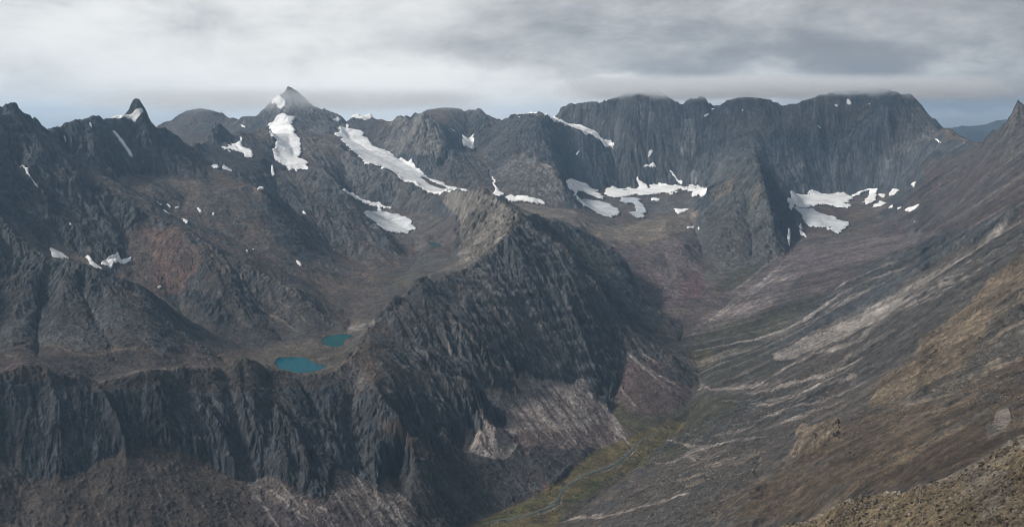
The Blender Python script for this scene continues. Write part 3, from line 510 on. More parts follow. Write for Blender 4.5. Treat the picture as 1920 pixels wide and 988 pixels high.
zone((.093, .070, .048), 0, [(1640, 780), (1760, 760), (1880, 690), (1960, 650), (1960, 800), (1880, 830), (1800, 880), (1700, 915), (1620, 925), (1560, 940), (1500, 970), (1300, 988), (1400, 920), (1500, 860), (1560, 800)], 8, .85, 8)
zone((.060, .045, .033), 0, [(1640, 900), (1760, 840), (1860, 790), (1890, 820), (1800, 880), (1700, 915)], 8, .7, 5)
zone((.070, .052, .038), 0, [(1560, 870), (1640, 830), (1720, 820), (1640, 880), (1560, 930), (1500, 940)], 10, .5, 8)
zone((.170, .135, .100), 1, [(1493, 808), (1510, 800), (1545, 803), (1575, 798), (1572, 820), (1540, 845), (1500, 860), (1480, 858), (1495, 835)], 3, .85, 4)
zone((.22, .20, .18), 1, [(1868, 780), (1890, 775), (1900, 790), (1880, 810), (1862, 815)], 3, .8, 3)
zone((.16, .15, .14), 1, [(1850, 800), (1870, 795), (1880, 815), (1855, 830)], 4, .5, 3)
zone((.185, .145, .088), 0, [(1460, 992), (1577, 942), (1694, 926), (1801, 893), (1874, 847), (1960, 800), (1960, 1010), (1460, 1010)], 2, .9, 2)  # near ridge, sunlight partly put into its brighter colour
zone((.29, .25, .20), .3, [(1690, 922), (1760, 905), (1841, 862), (1905, 822), (1905, 850), (1840, 890), (1780, 910), (1720, 925)], 5, .6, 4)  # lit crest of the near ridge, painted paler
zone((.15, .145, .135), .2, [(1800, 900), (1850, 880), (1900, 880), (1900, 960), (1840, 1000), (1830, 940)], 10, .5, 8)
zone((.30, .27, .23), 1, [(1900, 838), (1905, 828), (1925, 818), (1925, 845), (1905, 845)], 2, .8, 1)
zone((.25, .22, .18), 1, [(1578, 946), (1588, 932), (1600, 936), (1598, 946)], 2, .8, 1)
# main-face fans
FAN = [(897, 723), (947, 741), (964, 708), (981, 708), (1014, 720), (1028, 713), (1074, 720), (1084, 705), (1091, 708), (1104, 725), (1110, 751), (1147, 775), (1167, 805), (1180, 820), (1134, 840), (1077, 842), (1027, 838), (971, 842), (948, 862), (881, 858), (867, 845), (874, 808), (900, 815), (905, 790), (925, 803), (945, 803), (950, 785), (930, 768), (904, 745)]
zone(PINK, 0, FAN, 2, .95, 3)
zone(RED, 0, [(960, 818), (1010, 808), (1080, 806), (1140, 800), (1174, 805), (1180, 826), (1120, 842), (1027, 842), (971, 846)], 6, .8, 5)
zone(DARK, 1, q(480, 658, (1250, 195), (1300, 280), (1390, 360), (1405, 400), (1390, 432), (1330, 420), (1270, 340), (1240, 250)), 2, .9, 2)
zone(DARK, 1, q(480, 658, (1320, 140), (1420, 180), (1485, 210), (1460, 255), (1400, 240), (1350, 190)), 2, .9, 2)
zone(RED, 0, q(960, 658, (640, 60), (620, 100), (580, 200), (600, 280), (650, 350), (800, 370), (980, 290), (1020, 215), (1000, 210), (900, 150), (760, 80)), 3, .85, 4)
zone(DARK, .6, q(960, 658, (830, 90), (900, 120), (980, 160), (1022, 210), (960, 190), (870, 140)), 2, .8, 3)
zone((.055, .052, .054), 0, [(867, 850), (950, 865), (1030, 842), (1130, 845), (1180, 822), (1250, 790), (1110, 850), (1000, 930), (877, 984), (790, 988), (760, 940), (730, 900), (780, 885)], 5, .8, 6)
zone(RUST, 0, q(480, 658, (680, 350), (760, 380), (900, 500), (1050, 620), (950, 600), (800, 520), (700, 450)), 8, .45, 6)
zone(DUST, 0, q(480, 658, (0, 730), (40, 700), (120, 720), (250, 800), (340, 860), (400, 860), (440, 760), (450, 665), (540, 690), (620, 770), (690, 790), (740, 720), (830, 830), (920, 940), (960, 1000), (-120, 1000), (-120, 760)), 2, .85, 3)
zone(WINE, 0, q(480, 658, (-100, 840), (60, 820), (200, 900), (300, 930), (400, 880), (520, 860), (600, 950), (620, 1010), (-150, 1010)), 8, .85, 6)
zone(WINE, 0, q(480, 658, (440, 870), (520, 840), (640, 880), (780, 900), (860, 1000), (440, 1000)), 8, .5, 6)
zone((.068, .054, .046), 0, [(-300, 850), (0, 858), (60, 900), (134, 890), (200, 856), (267, 832), (334, 858), (401, 880), (451, 893), (470, 920), (500, 1000), (-300, 1000)], 4, .85, 6)
zone((.085, .070, .055), 0, [(240, 830), (300, 840), (400, 880), (440, 900), (400, 930), (320, 900), (270, 870)], 8, .55, 6)
# left valleys
zone((.056, .047, .043), .1, [(-300, 655), (0, 660), (60, 650), (150, 655), (270, 662), (340, 668), (420, 680), (430, 692), (350, 690), (284, 694), (214, 712), (170, 718), (100, 702), (43, 690), (0, 706), (-300, 700)], 4, .9, 5)
zone((.052, .045, .042), .2, [(0, 704), (43, 687), (100, 700), (177, 720), (214, 710), (284, 694), (417, 692), (467, 672), (500, 690), (560, 703), (640, 690), (660, 720), (560, 740), (400, 735), (284, 728), (200, 745), (100, 715), (0, 720)], 4, .8, 6)
zone((.125, .080, .066), 0, q(0, 400, (700, 130), (800, 90), (900, 80), (1010, 110), (1060, 190), (1130, 200), (1120, 330), (1000, 430), (850, 460), (700, 370), (660, 300), (740, 250)), 4, .85, 5)
zone((.100, .088, .078), 0, q(0, 400, (700, 130), (780, 110), (850, 200), (840, 400), (760, 430), (700, 370), (660, 300), (740, 250)), 6, .6, 5)
zone((.060, .056, .054), .2, q(0, 400, (1130, 200), (1250, 240), (1500, 370), (1720, 500), (1880, 640), (1850, 690), (1500, 740), (1250, 800), (1000, 600), (850, 500), (1000, 430), (1120, 330)), 5, .7, 6)
zone(DARK, 1, q(0, 400, (1000, 430), (1100, 420), (1250, 540), (1290, 640), (1230, 700), (1150, 560)), 5, .8, 6)
zone(DARK, 1, q(0, 400, (1330, 320), (1390, 400), (1440, 560), (1400, 580), (1320, 520), (1330, 440)), 4, .8, 6)
zone((.044, .040, .042), 0, q(0, 400, (1250, 620), (1450, 620), (1700, 700), (1550, 760), (1280, 820), (1150, 740)), 8, .7, 6)
zone((.100, .082, .070), 0, q(0, 400, (920, 250), (1060, 190), (1130, 210), (1100, 290), (980, 300)), 5, .5, 6)
zone((.108, .090, .076), 0, [(250, 345), (300, 335), (400, 350), (450, 355), (470, 400), (440, 430), (380, 430), (330, 405), (290, 400)], 6, .75, 6)
zone(DARK, 1, [(280, 350), (330, 345), (340, 370), (300, 380)], 5, .6, 8)
zone((.100, .080, .066), 0, [(160, 320), (210, 345), (290, 400), (350, 425), (330, 420), (250, 385), (190, 350)], 4, .7, 4)
zone((.075, .064, .060), 0, q(0, 400, (1100, 130), (1300, 170), (1600, 230), (1700, 330), (1800, 450), (1900, 560), (1700, 430), (1500, 350), (1300, 240)), 5, .7, 6)
zone((.070, .050, .047), 0, q(0, 400, (0, 800), (100, 800), (150, 750), (120, 830), (80, 900), (0, 910), (-200, 900), (-200, 780)), 3, .8, 4)
zone((.062, .050, .046), 0, q(0, 400, (290, 790), (330, 750), (420, 780), (520, 800), (620, 770), (700, 770), (800, 820), (860, 870), (700, 880), (400, 870), (300, 860)), 3, .8, 5)
zone((.090, .070, .062), 0, q(0, 400, (1010, 720), (1080, 750), (1180, 800), (1260, 850), (1200, 890), (1080, 870), (1030, 830)), 3, .85, 4)
zone((.096, .082, .066), 0, [(430, 690), (480, 665), (560, 645), (600, 625), (680, 617), (700, 625), (690, 650), (650, 690), (600, 705), (500, 695)], 5, .85, 5)
zone((.055, .056, .042), .2, [(420, 690), (440, 672), (470, 665), (470, 690), (440, 700)], 4, .6, 4)
zone(PALE, 0, [(640, 618), (680, 606), (704, 600), (700, 612), (660, 622)], 3, .6, 3)
zone((.100, .090, .084), 0, [(640, 360), (700, 385), (800, 400), (860, 420), (860, 450), (830, 470), (780, 470), (750, 450), (700, 420), (660, 390)], 5, .85, 5)
zone((.090, .068, .064), 0, [(790, 440), (840, 415), (862, 430), (850, 460), (820, 470)], 5, .6, 5)
zone((.072, .070, .066), 0, [(760, 480), (850, 470), (870, 490), (790, 540), (740, 560), (700, 545), (740, 520)], 6, .75, 6)
zone((.075, .062, .036), 0, [(690, 512), (740, 518), (790, 530), (760, 540), (700, 525)], 4, .5, 5)
zone((.12, .108, .094), 0, [(815, 512), (860, 490), (890, 490), (860, 508), (830, 518)], 3, .7, 3)
# main valley floor
FLOOR = [(877, 984), (1000, 932), (1060, 898), (1110, 848), (1177, 822), (1250, 792), (1290, 790), (1270, 815), (1220, 850), (1215, 872), (1160, 890), (1120, 905), (1095, 935), (1060, 960), (1035, 1000), (850, 1010)]
zone(GOLD, 0, FLOOR, 2, .9, 2)
zone((.070, .080, .026), 0, [(880, 985), (930, 970), (960, 955), (1030, 930), (1030, 940), (960, 968), (910, 985)], 4, .6, 4)
zone((.060, .078, .026), 0, [(1095, 920), (1105, 900), (1140, 905), (1090, 935), (1060, 950), (1070, 930)], 4, .6, 4)
zone((.055, .064, .026), 0, [(1190, 860), (1220, 858), (1215, 872), (1180, 880)], 5, .5, 4)
zone(MOSS, 0, [(1040, 940), (1100, 930), (1090, 960), (1050, 990)], 5, .5, 4)
zone((.062, .062, .056), 0, [(1255, 650), (1290, 670), (1315, 715), (1300, 725), (1270, 690)], 3, .8, 4)
#ZONES_END
#STREAKS_BEGIN
W4, W3, W2, W0, V4, V3, V2, V0 = (1280, 400), (960, 400), (480, 400), (0, 400), (1280, 658), (960, 658), (480, 658), (0, 658)
streak(PALE, 7, q(*W4, (1870, 0), (1740, 120), (1620, 220), (1450, 330), (1250, 440), (1100, 530), (1000, 620), (850, 650), (700, 720), (500, 790)), .65)
streak(PALE, 2.5, q(*W4, (1280, 290), (1060, 380), (900, 450), (800, 520), (690, 600), (560, 660), (400, 710), (200, 750), (40, 780)), .75)
streak(PALE, 3, q(*W4, (1700, 330), (1600, 370), (1400, 440), (1250, 520), (1100, 620), (1000, 720), (900, 760), (600, 830)), .6)
streak(PINK, 3, q(*V4, (1040, 0), (960, 60), (850, 110), (700, 160), (500, 220), (340, 245)), .85)
streak(PINK, 2, q(*V4, (980, 70), (880, 130), (800, 180), (700, 235), (500, 300), (340, 330)), .7)
streak(PINK, 2, q(*V4, (1050, 180), (900, 240), (750, 290), (600, 330), (450, 390), (250, 430)), .6)
streak(PINK, 2.5, q(*V4, (740, 40), (600, 90), (480, 160), (400, 210), (250, 215), (120, 215)), .8)
streak(SAND, 2.5, q(*V4, (480, 560), (370, 620), (200, 680), (0, 715)), .85)
streak(SAND, 1.8, q(*V4, (190, 720), (100, 755), (0, 785)), .8)
streak(PINK, 3, q(*V3, (1020, 815), (970, 830), (850, 865), (650, 905), (450, 940), (250, 960)), .8)
streak(PINK, 2.2, q(*V3, (1450, 470), (1300, 500), (1150, 525), (1000, 580), (900, 630), (780, 640)), .75)
streak(PINK, 2, q(*V3, (1130, 535), (1000, 540), (900, 520), (850, 515)), .5)
streak(PINK, 1.6, q(*V3, (1270, 590), (1200, 615), (1100, 640)), .7)
streak(SAND, 3, q(*V3, (1420, 540), (1330, 620), (1200, 670), (1050, 710), (900, 730)), .6)
streak(SAND, 3, q(*W4, (1960, 400), (1750, 530), (1600, 600), (1450, 680), (1350, 750), (1300, 830)), .6)
streak(SAND, 3, q(*W4, (1960, 620), (1800, 700), (1700, 770)), .6)
streak(SAND, 3, q(*V4, (1960, 40), (1750, 110), (1600, 200), (1480, 280), (1200, 330)), .6)
streak(OCHRE, 3, q(*V4, (1640, 420), (1400, 520), (1200, 640), (1000, 800)), .45)
streak(OCHRE, 3, q(*V4, (900, 560), (740, 600), (600, 680), (400, 800), (250, 900), (150, 985)), .45)
streak(PINK, 2, q(*W4, (640, 270), (500, 340), (380, 440), (250, 540), (100, 630)), .5)
streak(PALE, 2, q(*W4, (560, 290), (420, 400), (300, 480), (200, 560), (120, 640)), .5)
streak(TAN, 2.2, q(*W2, (1000, 500), (1080, 600), (1180, 720), (1260, 790), (1350, 890), (1440, 980)), .75)
streak(TAN, 2, q(*W2, (1140, 380), (1140, 480), (1180, 590), (1240, 700), (1300, 800)), .65)
streak(TAN, 1.8, q(*W2, (1350, 500), (1420, 590), (1470, 650), (1540, 760)), .55)
streak(GREY, 2, q(*W2, (1440, 320), (1480, 420), (1560, 520)), .4)
streak(TAN, 1.6, q(*W2, (860, 580), (930, 640)), .5)
streak(TAN, 1.6, q(*V2, (640, 100), (700, 170), (780, 240)), .6)
streak(GREY, 1.5, q(*V2, (930, 180), (1000, 250), (1080, 330)), .6)
streak(GREY, 1.5, q(*V2, (1160, 40), (1210, 110), (1260, 180)), .6)
streak(PINK, 2, q(*V2, (1210, 260), (1250, 330), (1275, 400), (1320, 440)), .8)
streak(PINK, 2, q(*V2, (1000, 480), (1080, 560), (1180, 650)), .5)
streak(RUST, 2, q(*V2, (900, 480), (980, 580), (1160, 700)), .4)
for a_, b_ in (((1480, 290), (1720, 480)), ((1680, 250), (1830, 500)), ((1560, 250), (1620, 340)), ((1760, 300), (1900, 500)), ((1330, 400), (1480, 540)), ((1250, 480), (1330, 590))):
    streak(RED, 3.2, q(*V2, a_, ((a_[0] + b_[0]) / 2 - 5, (a_[1] + b_[1]) / 2 + 5), b_), .8)
for a_, b_ in (((430, 360), (540, 520)), ((200, 240), (420, 520)), ((20, 340), (90, 520))):
    streak(RED, 2.6, q(*V3, a_, b_), .7)
for a_, b_ in (((640, 20), (830, 180)), ((700, 70), (980, 230)), ((600, 200), (700, 320))):
    streak(PINK, 2.2, q(*V3, a_, b_), .8)
for a_, b_ in (((1400, 250), (1740, 490)), ((1500, 180), (1650, 400)), ((1700, 200), (1880, 500)), ((1560, 200), (1700, 330))):
    streak(PALE, 2.4, q(*V2, a_, b_), .6)
for a_, b_, c_ in (((500, 740), (720, 980), RED), ((560, 700), (690, 910), PALE), ((450, 700), (640, 985), PALE), ((720, 780), (830, 985), PALE), ((760, 760), (900, 910), PINK), ((60, 760), (300, 940), PALE), ((0, 800), (130, 985), PINK), ((340, 870), (470, 950), PINK), ((140, 740), (240, 860), PALE)):
    streak(c_, 3, q(*V2, a_, b_), .75)
streak(GREY, 2.4, q(*V0, (840, 170), (880, 300), (930, 430), (980, 500)), .8)
streak((.13, .125, .12), 1.7, q(*V0, (800, 620), (860, 740), (920, 880), (960, 985)), .85)
streak((.13, .12, .105), 3, q(*V0, (900, 620), (1000, 720), (1100, 840), (1200, 980)), .7)
streak((.13, .12, .105), 1.7, q(*V0, (1260, 850), (1290, 930), (1330, 985)), .8)
streak((.13, .12, .105), 1.7, q(*V0, (1345, 880), (1310, 920), (1300, 950)), .6)
streak((.12, .10, .08), 4, q(*V0, (520, 880), (600, 960), (640, 1000)), .5)
streak(GREY, 2.2, q(*V0, (20, 830), (100, 900), (200, 985)), .5)
streak(TAN, 2.5, q(*V0, (530, 180), (650, 160), (760, 115), (880, 110), (1050, 100)), .5)
streak((.10, .09, .08), 3, q(*W0, (1200, 440), (1290, 540), (1330, 590), (1420, 660)), .6)
streak((.17, .138, .110), 2.5, q(*W0, (1330, 340), (1400, 460), (1470, 540), (1600, 620), (1700, 690)), .6)
streak((.17, .138, .110), 2, q(*W0, (1540, 480), (1640, 540), (1750, 640)), .5)
streak((.10, .085, .07), 2, q(*W0, (980, 680), (1100, 740), (1250, 830)), .7)
streak((.10, .085, .075), 4, q(*W0, (30, 20), (100, 100), (170, 170), (270, 240)), .7)
streak((.10, .085, .075), 4, q(*W0, (430, 20), (460, 120), (490, 200), (530, 270)), .7)
streak(GREY, 2, q(*W0, (260, 560), (200, 660), (180, 720), (60, 800)), .5)
streak((.13, .10, .078), 2, q(*W0, (290, 790), (330, 750), (420, 785), (520, 800), (620, 775), (700, 765), (800, 810)), .75)
streak((.13, .10, .078), 1.6, q(*W0, (0, 800), (90, 800), (150, 755), (200, 700)), .6)
streak((.12, .10, .08), 2.2, q(*V4, (0, 600), (-60, 615)), .3)
streak(PALE, 1.6, q(960, 120, (120, 530), (160, 560), (230, 600)), .7)
streak((.15, .13, .10), 5, q(1280, 120, (230, 620), (300, 640), (200, 720)), .3)
streak(OCHRE, 2.5, [(1020, 438), (1040, 452), (1055, 468), (1072, 490)], .5)  # painted highlight along the lit crest right of the central summit
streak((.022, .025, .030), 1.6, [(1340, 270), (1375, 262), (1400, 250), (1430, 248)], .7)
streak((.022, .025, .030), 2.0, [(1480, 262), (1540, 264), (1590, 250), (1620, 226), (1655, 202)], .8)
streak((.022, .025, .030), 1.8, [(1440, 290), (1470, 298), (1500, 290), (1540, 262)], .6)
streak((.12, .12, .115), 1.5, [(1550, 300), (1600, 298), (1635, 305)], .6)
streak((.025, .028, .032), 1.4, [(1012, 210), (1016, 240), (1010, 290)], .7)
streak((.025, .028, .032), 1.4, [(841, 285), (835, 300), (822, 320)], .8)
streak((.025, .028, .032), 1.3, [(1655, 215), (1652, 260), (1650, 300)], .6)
def rng_streaks():
    g = random.Random(11)
    # fans under the central face: pale and wine-red tongues side by side
    top = [(905, 748), (950, 745), (966, 712), (985, 712), (1015, 722), (1030, 716), (1072, 722), (1088, 710), (1106, 740), (1125, 762), (1148, 778)]
    for _ in range(46):
        i = g.randrange(len(top) - 1); t = g.random()
        x = top[i][0] + (top[i + 1][0] - top[i][0]) * t; y = top[i][1] + (top[i + 1][1] - top[i][1]) * t + g.uniform(-2, 25)
        n = g.uniform(30, min(118, max(34, (838 - y)))); n = min(n, max(12, 838 - y)); d = g.uniform(.66, .88)
        streak(g.choice((PALE, PALE, PINK, RED, RED, (.14, .10, .10))), g.uniform(1.2, 3.0), [(x, y), (x + n * d * .5 - 2, y + n * .5), (x + n * d, y + n)], g.uniform(.6, 1.0))
    top = [(485, 904), (520, 900), (560, 925), (600, 946), (616, 944), (630, 884), (660, 890), (688, 915), (712, 922), (728, 900), (750, 928)]
    for _ in range(40):
        i = g.randrange(len(top) - 1); t = g.random()
        x = top[i][0] + (top[i + 1][0] - top[i][0]) * t; y = top[i][1] + (top[i + 1][1] - top[i][1]) * t + g.uniform(0, 25)
        n = g.uniform(30, 95); d = g.uniform(.55, .8)
        streak(g.choice((PALE, PINK, PINK, WINE, RED)), g.uniform(1.2, 2.8), [(x, y), (x + n * d * .5 - 2, y + n * .5), (x + n * d, y + n)], g.uniform(.35, .7))
    # companions of the long chutes on the right-hand slope
    for pts, w_, c, st in list(STREAKS):
        if c in (PINK, PALE, SAND, OCHRE) and min(p[0] for p in pts) > 1170 and max(p[0] for p in pts) - min(p[0] for p in pts) > 90:
            for _ in range(6):
                o_ = g.uniform(-26, 26); a = g.uniform(0, .6); b = a + g.uniform(.2, .45)
                P = np.array(pts); L_ = np.r_[0, np.cumsum(np.hypot(*np.diff(P, axis=0).T))]; L_ /= L_[-1]
                ts = np.linspace(a, min(b, 1), 5)
                streak(c, g.uniform(1.0, 2.2), [(float(np.interp(t, L_, P[:, 0])), float(np.interp(t, L_, P[:, 1])) + o_) for t in ts], g.uniform(.25, .5))
    # thin debris chutes down the central face and the near wall
    for _ in range(60):
        x = g.uniform(760, 1090); y = 545 - (x - 760) * .22 + g.uniform(0, 120); n = g.uniform(25, 80)
        streak(g.choice((GREY, TAN, (.10, .095, .09), (.026, .03, .035), (.026, .03, .035))), g.uniform(.8, 1.7), [(x, y), (x + n * .3, y + n * .5), (x + n * .52, y + n)], g.uniform(.35, .65))
    for _ in range(70):
        x = g.uniform(230, 820); y = 735 + g.uniform(0, 110); n = g.uniform(20, 70)
        streak(g.choice((GREY, (.09, .082, .075), (.026, .03, .035), (.026, .03, .035))), g.uniform(.8, 1.8), [(x, y), (x + n * .2, y + n * .5), (x + n * .42, y + n)], g.uniform(.35, .65))
    for _ in range(60):
        x = g.uniform(0, 380); y = 520 + x * .28 + g.uniform(0, 110); n = g.uniform(20, 70); d = .6 if x > 170 else g.uniform(-.7, .2)
        streak(g.choice((GREY, (.09, .08, .072), (.026, .03, .035))), g.uniform(.8, 1.6), [(x, y), (x + n * d * .5, y + n * .5), (x + n * d, y + n)], g.uniform(.3, .55))
rng_streaks()
streak((.34, .30, .24), 1.8, [(1475, 988), (1514, 979), (1554, 959), (1580, 942)], .8)  # sunlit edge of the near crest painted as pale lines, here and below
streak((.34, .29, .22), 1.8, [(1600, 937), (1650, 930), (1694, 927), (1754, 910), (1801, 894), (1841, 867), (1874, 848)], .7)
# river gravel
streak((.21, .195, .18), 1.6, [(1195, 842), (1170, 866), (1120, 890)], .7)
streak((.21, .195, .18), 1.6, [(1056, 925), (1052, 945), (1030, 957), (1000, 968)], .7)
streak((.13, .12, .115), 2.6, [(1262, 790), (1240, 806), (1204, 826), (1186, 842), (1160, 862), (1110, 885), (1065, 908), (1048, 932), (1030, 950), (980, 970), (900, 984)], .6)
streak((.09, .085, .078), 2.5, [(1265, 650), (1290, 680), (1308, 705), (1318, 728), (1290, 760), (1262, 790)], .7)
streak(PINK, 1.6, q(*V3, (1020, 230), (1060, 215), (1130, 218), (1300, 220), (1400, 170)), .8)
#STREAKS_END

UR0, VR0, URN, VRN = -320, 120, 2560, 900
def raster_poly(pts, soft):
    P = np.array(pts, float)
    x0, y0 = np.floor(P.min(0)).astype(int) - 2 - 2 * int(soft + 1); x1, y1 = np.ceil(P.max(0)).astype(int) + 2 + 2 * int(soft + 1)
    gx_, gy_ = np.meshgrid(np.arange(x0, x1) + .0, np.arange(y0, y1) + .0)
    ins = np.zeros(gx_.shape, bool)
    xa, ya = P[-1]
    for xb, yb in P:
        if ya != yb:
            c = (ya > gy_) != (yb > gy_)
            ins ^= c & (gx_ < (xb - xa) * (gy_ - ya) / (yb - ya) + xa)
        xa, ya = xb, yb
    m = ins.astype(f4)
    k = max(1, int(round(soft)))
    for _ in range(2):
        for ax in (0, 1):
            c = np.cumsum(np.pad(m, [(k + 1, k) if a == ax else (0, 0) for a in (0, 1)]), axis=ax)
            m = (c.take(range(2 * k + 1, c.shape[ax]), ax) - c.take(range(0, c.shape[ax] - 2 * k - 1), ax)) / (2 * k + 1)
    return x0, y0, m.astype(f4)

def raster_line(pts, w_):
    P = np.array(pts, float); pad = int(w_ * 3) + 2
    x0, y0 = np.floor(P.min(0)).astype(int) - pad; x1, y1 = np.ceil(P.max(0)).astype(int) + pad
    gx_, gy_ = np.meshgrid(np.arange(x0, x1) + .0, np.arange(y0, y1) + .0)
    seg = np.hypot(*np.diff(P, axis=0).T); tot = seg.sum(); acc = 0
    best = np.full(gx_.shape, 1e9); tt = np.zeros(gx_.shape)
    for (xa, ya), (xb, yb), sl_ in zip(P[:-1], P[1:], seg):
        t = np.clip(((gx_ - xa) * (xb - xa) + (gy_ - ya) * (yb - ya)) / sl_ ** 2, 0, 1)
        d = np.hypot(gx_ - xa - t * (xb - xa), gy_ - ya - t * (yb - ya))
        c = d < best; best[c] = d[c]; tt[c] = (acc + t[c] * sl_) / tot; acc += sl_
    wd = w_ * (.45 + .75 * np.sin(np.clip(tt, 0, 1) * np.pi * .9 + .15))
    m = np.exp(-(best / wd) ** 2) * np.clip(np.minimum(tt, 1 - tt) * 8 + .25, 0, 1)
    return x0, y0, m.astype(f4)

# macro heights, sight lines and the noise that frays every outline
fi_ = (S - S0) / (S1 - S0) * (NS - 1); fj_ = np.broadcast_to((A - A0) / (A1 - A0) * (NA - 1), S.shape)
HM = lerp2(MACRO, fi_, fj_); YM = np.exp(S)
TE = HM / YM
VIS = TE >= np.maximum.accumulate(TE, 0) - .0012
VM = HY - F_PX * TE; UM = CX + F_PX * A
def _fray(rows):
    Y_ = YM[rows]; X_ = A * Y_; h = HM[rows]
    sc = np.clip(Y_ / 3000, .12, 3)
    return (fbm(X_, Y_, 90, 5, 900, .62) * 1.0, fbm(X_, Y_, 90, 5, 950, .62) * 1.0)
with ThreadPoolExecutor(4) as ex: _p = list(ex.map(_fray, np.array_split(np.arange(NR), 16)))
FR1 = np.concatenate([p[0] for p in _p]); FR2 = np.concatenate([p[1] for p in _p])

def lay(ras, rag=3, far_ok=False):
    """where a surveyed outline falls on the ground: (first column, mask over those columns) kept to the distance band it is seen at"""
    x0, y0, m = ras
    h_, w2 = m.shape
    j0 = int(np.searchsorted(UM, x0 - 2 - rag)); j1 = int(np.searchsorted(UM, x0 + w2 + 2 + rag))
    if j1 - j0 < 2: return None
    v = VM[:, j0:j1]; u = np.broadcast_to(UM[j0:j1], v.shape)
    r0 = (v > y0 - rag - 2) & (v < y0 + h_ + rag + 2)
    rr = np.nonzero(r0.any(1))[0]
    if len(rr) == 0: return None
    i0, i1 = rr[0], rr[-1] + 1
    v = v[i0:i1]; u = u[i0:i1]
    uu = u + FR1[i0:i1, j0:j1] * rag * 2; vv = v + FR2[i0:i1, j0:j1] * rag * 2
    a_ = uu - x0; b_ = vv - y0
    ok = (a_ >= 0) & (b_ >= 0) & (a_ < w2 - 1.001) & (b_ < h_ - 1.001)
    a_ = np.where(ok, a_, 0); b_ = np.where(ok, b_, 0)
    ia = a_.astype(np.int32); ib = b_.astype(np.int32); fa = a_ - ia; fb = b_ - ib
    k = (m[ib, ia] * (1 - fa) * (1 - fb) + m[ib, ia + 1] * fa * (1 - fb) + m[ib + 1, ia] * (1 - fa) * fb + m[ib + 1, ia + 1] * fa * fb) * ok
    sel = (k > .4) & VIS[i0:i1, j0:j1]
    if not sel.any(): return None
    ys = YM[i0:i1, j0:j1][sel]
    lo, hi = np.percentile(ys, 1.5), np.percentile(ys, 98.5)
    pad_ = max(30., .25 * (hi - lo))
    yy = YM[i0:i1, j0:j1]
    k = smooth(k, .22, .78) * ((yy > lo - pad_) & (yy < hi + pad_))
    return i0, i1, j0, j1, k.astype(f4)

with ThreadPoolExecutor(4) as ex:
    LAID = list(ex.map(lambda z: lay(raster_poly(z[0], z[3]), z[5]), ZONES))
    LAIDS = list(ex.map(lambda z: lay(raster_line(z[0], z[1]), .35), STREAKS))
ROCKZ = np.full(S.shape, -1, f4)       # -1 = decided by the slope alone
RW = np.zeros(S.shape, f4); RV = np.zeros(S.shape, f4)
for z, m in zip(ZONES, LAID):
    if m is None: print('zone unseen', z[0][0]); continue
    i0, i1, j0, j1, k = m
    k = k * min(1, z[4] + .1)
    RV[i0:i1, j0:j1] += (z[2] - RV[i0:i1, j0:j1]) * k
    RW[i0:i1, j0:j1] += (1 - RW[i0:i1, j0:j1]) * k
print('zones', round(time.time() - T0, 1))

# lakes: level water bodies set into the ground
LAKES = [('lake', 'larger blue-green lake with a rounded shore above the dark rim wall', (0, 72, 86), -683.0, q(480, 400, (105, 852), (112, 822), (135, 812), (160, 810), (200, 806), (240, 808), (275, 811), (300, 820), (330, 843), (365, 850), (400, 855), (390, 870), (360, 880), (330, 890), (285, 892), (240, 898), (205, 890), (180, 878), (150, 876), (130, 872))),
         ('lake', 'smaller dark teal lake under the scree slope, beyond the larger lake', (0, 64, 68), -672.0, q(480, 400, (370, 712), (395, 692), (430, 683), (470, 678), (510, 677), (545, 682), (542, 694), (520, 705), (500, 715), (492, 738), (470, 747), (440, 750), (410, 746), (385, 740))),
         ('lake', 'tiny grey-green pond on the moraine below the small grey glacier', (50, 72, 72), -558.0, q(480, 400, (968, 166), (990, 163), (1030, 168), (1045, 184), (1030, 193), (1005, 192), (982, 178)))]
def lake_xy(pts, z):
    return np.array([((u - CX) / F_PX * (z / ((HY - v) / F_PX)), z / ((HY - v) / F_PX)) for u, v in pts])
def poly_sd(P, x, y):
    """signed distance to a plan outline, negative inside"""
    d = np.full(x.shape, 1e9, f4); ins = np.zeros(x.shape, bool)
    xa, ya = P[-1]
    for xb, yb in P:
        t = np.clip(((x - xa) * (xb - xa) + (y - ya) * (yb - ya)) / ((xb - xa) ** 2 + (yb - ya) ** 2), 0, 1)
        d = np.minimum(d, np.hypot(x - xa - t * (xb - xa), y - ya - t * (yb - ya)))
        c = (ya > y) != (yb > y)
        with np.errstate(divide='ignore', invalid='ignore'):
            ins ^= c & (x < (xb - xa) * (y - ya) / (yb - ya) + xa)
        xa, ya = xb, yb
    return np.where(ins, -d, d)
#MASKS_END

def flow(X, Y):
    """long narrow rills and levees down the valley's right side (the fall line there runs across the valley)"""
    w1 = fbm(X, Y, 900, 2, 810) * 45
    return (.55 * vnoise(X / 420 + 3, (Y + w1 + X * .08) / 34, 811) + .45 * vnoise(X / 260, (Y + w1 + X * .08) / 14, 812) + .35 * vnoise(X / 120, (Y + w1 + X * .08) / 6.5, 813)).astype(f4)

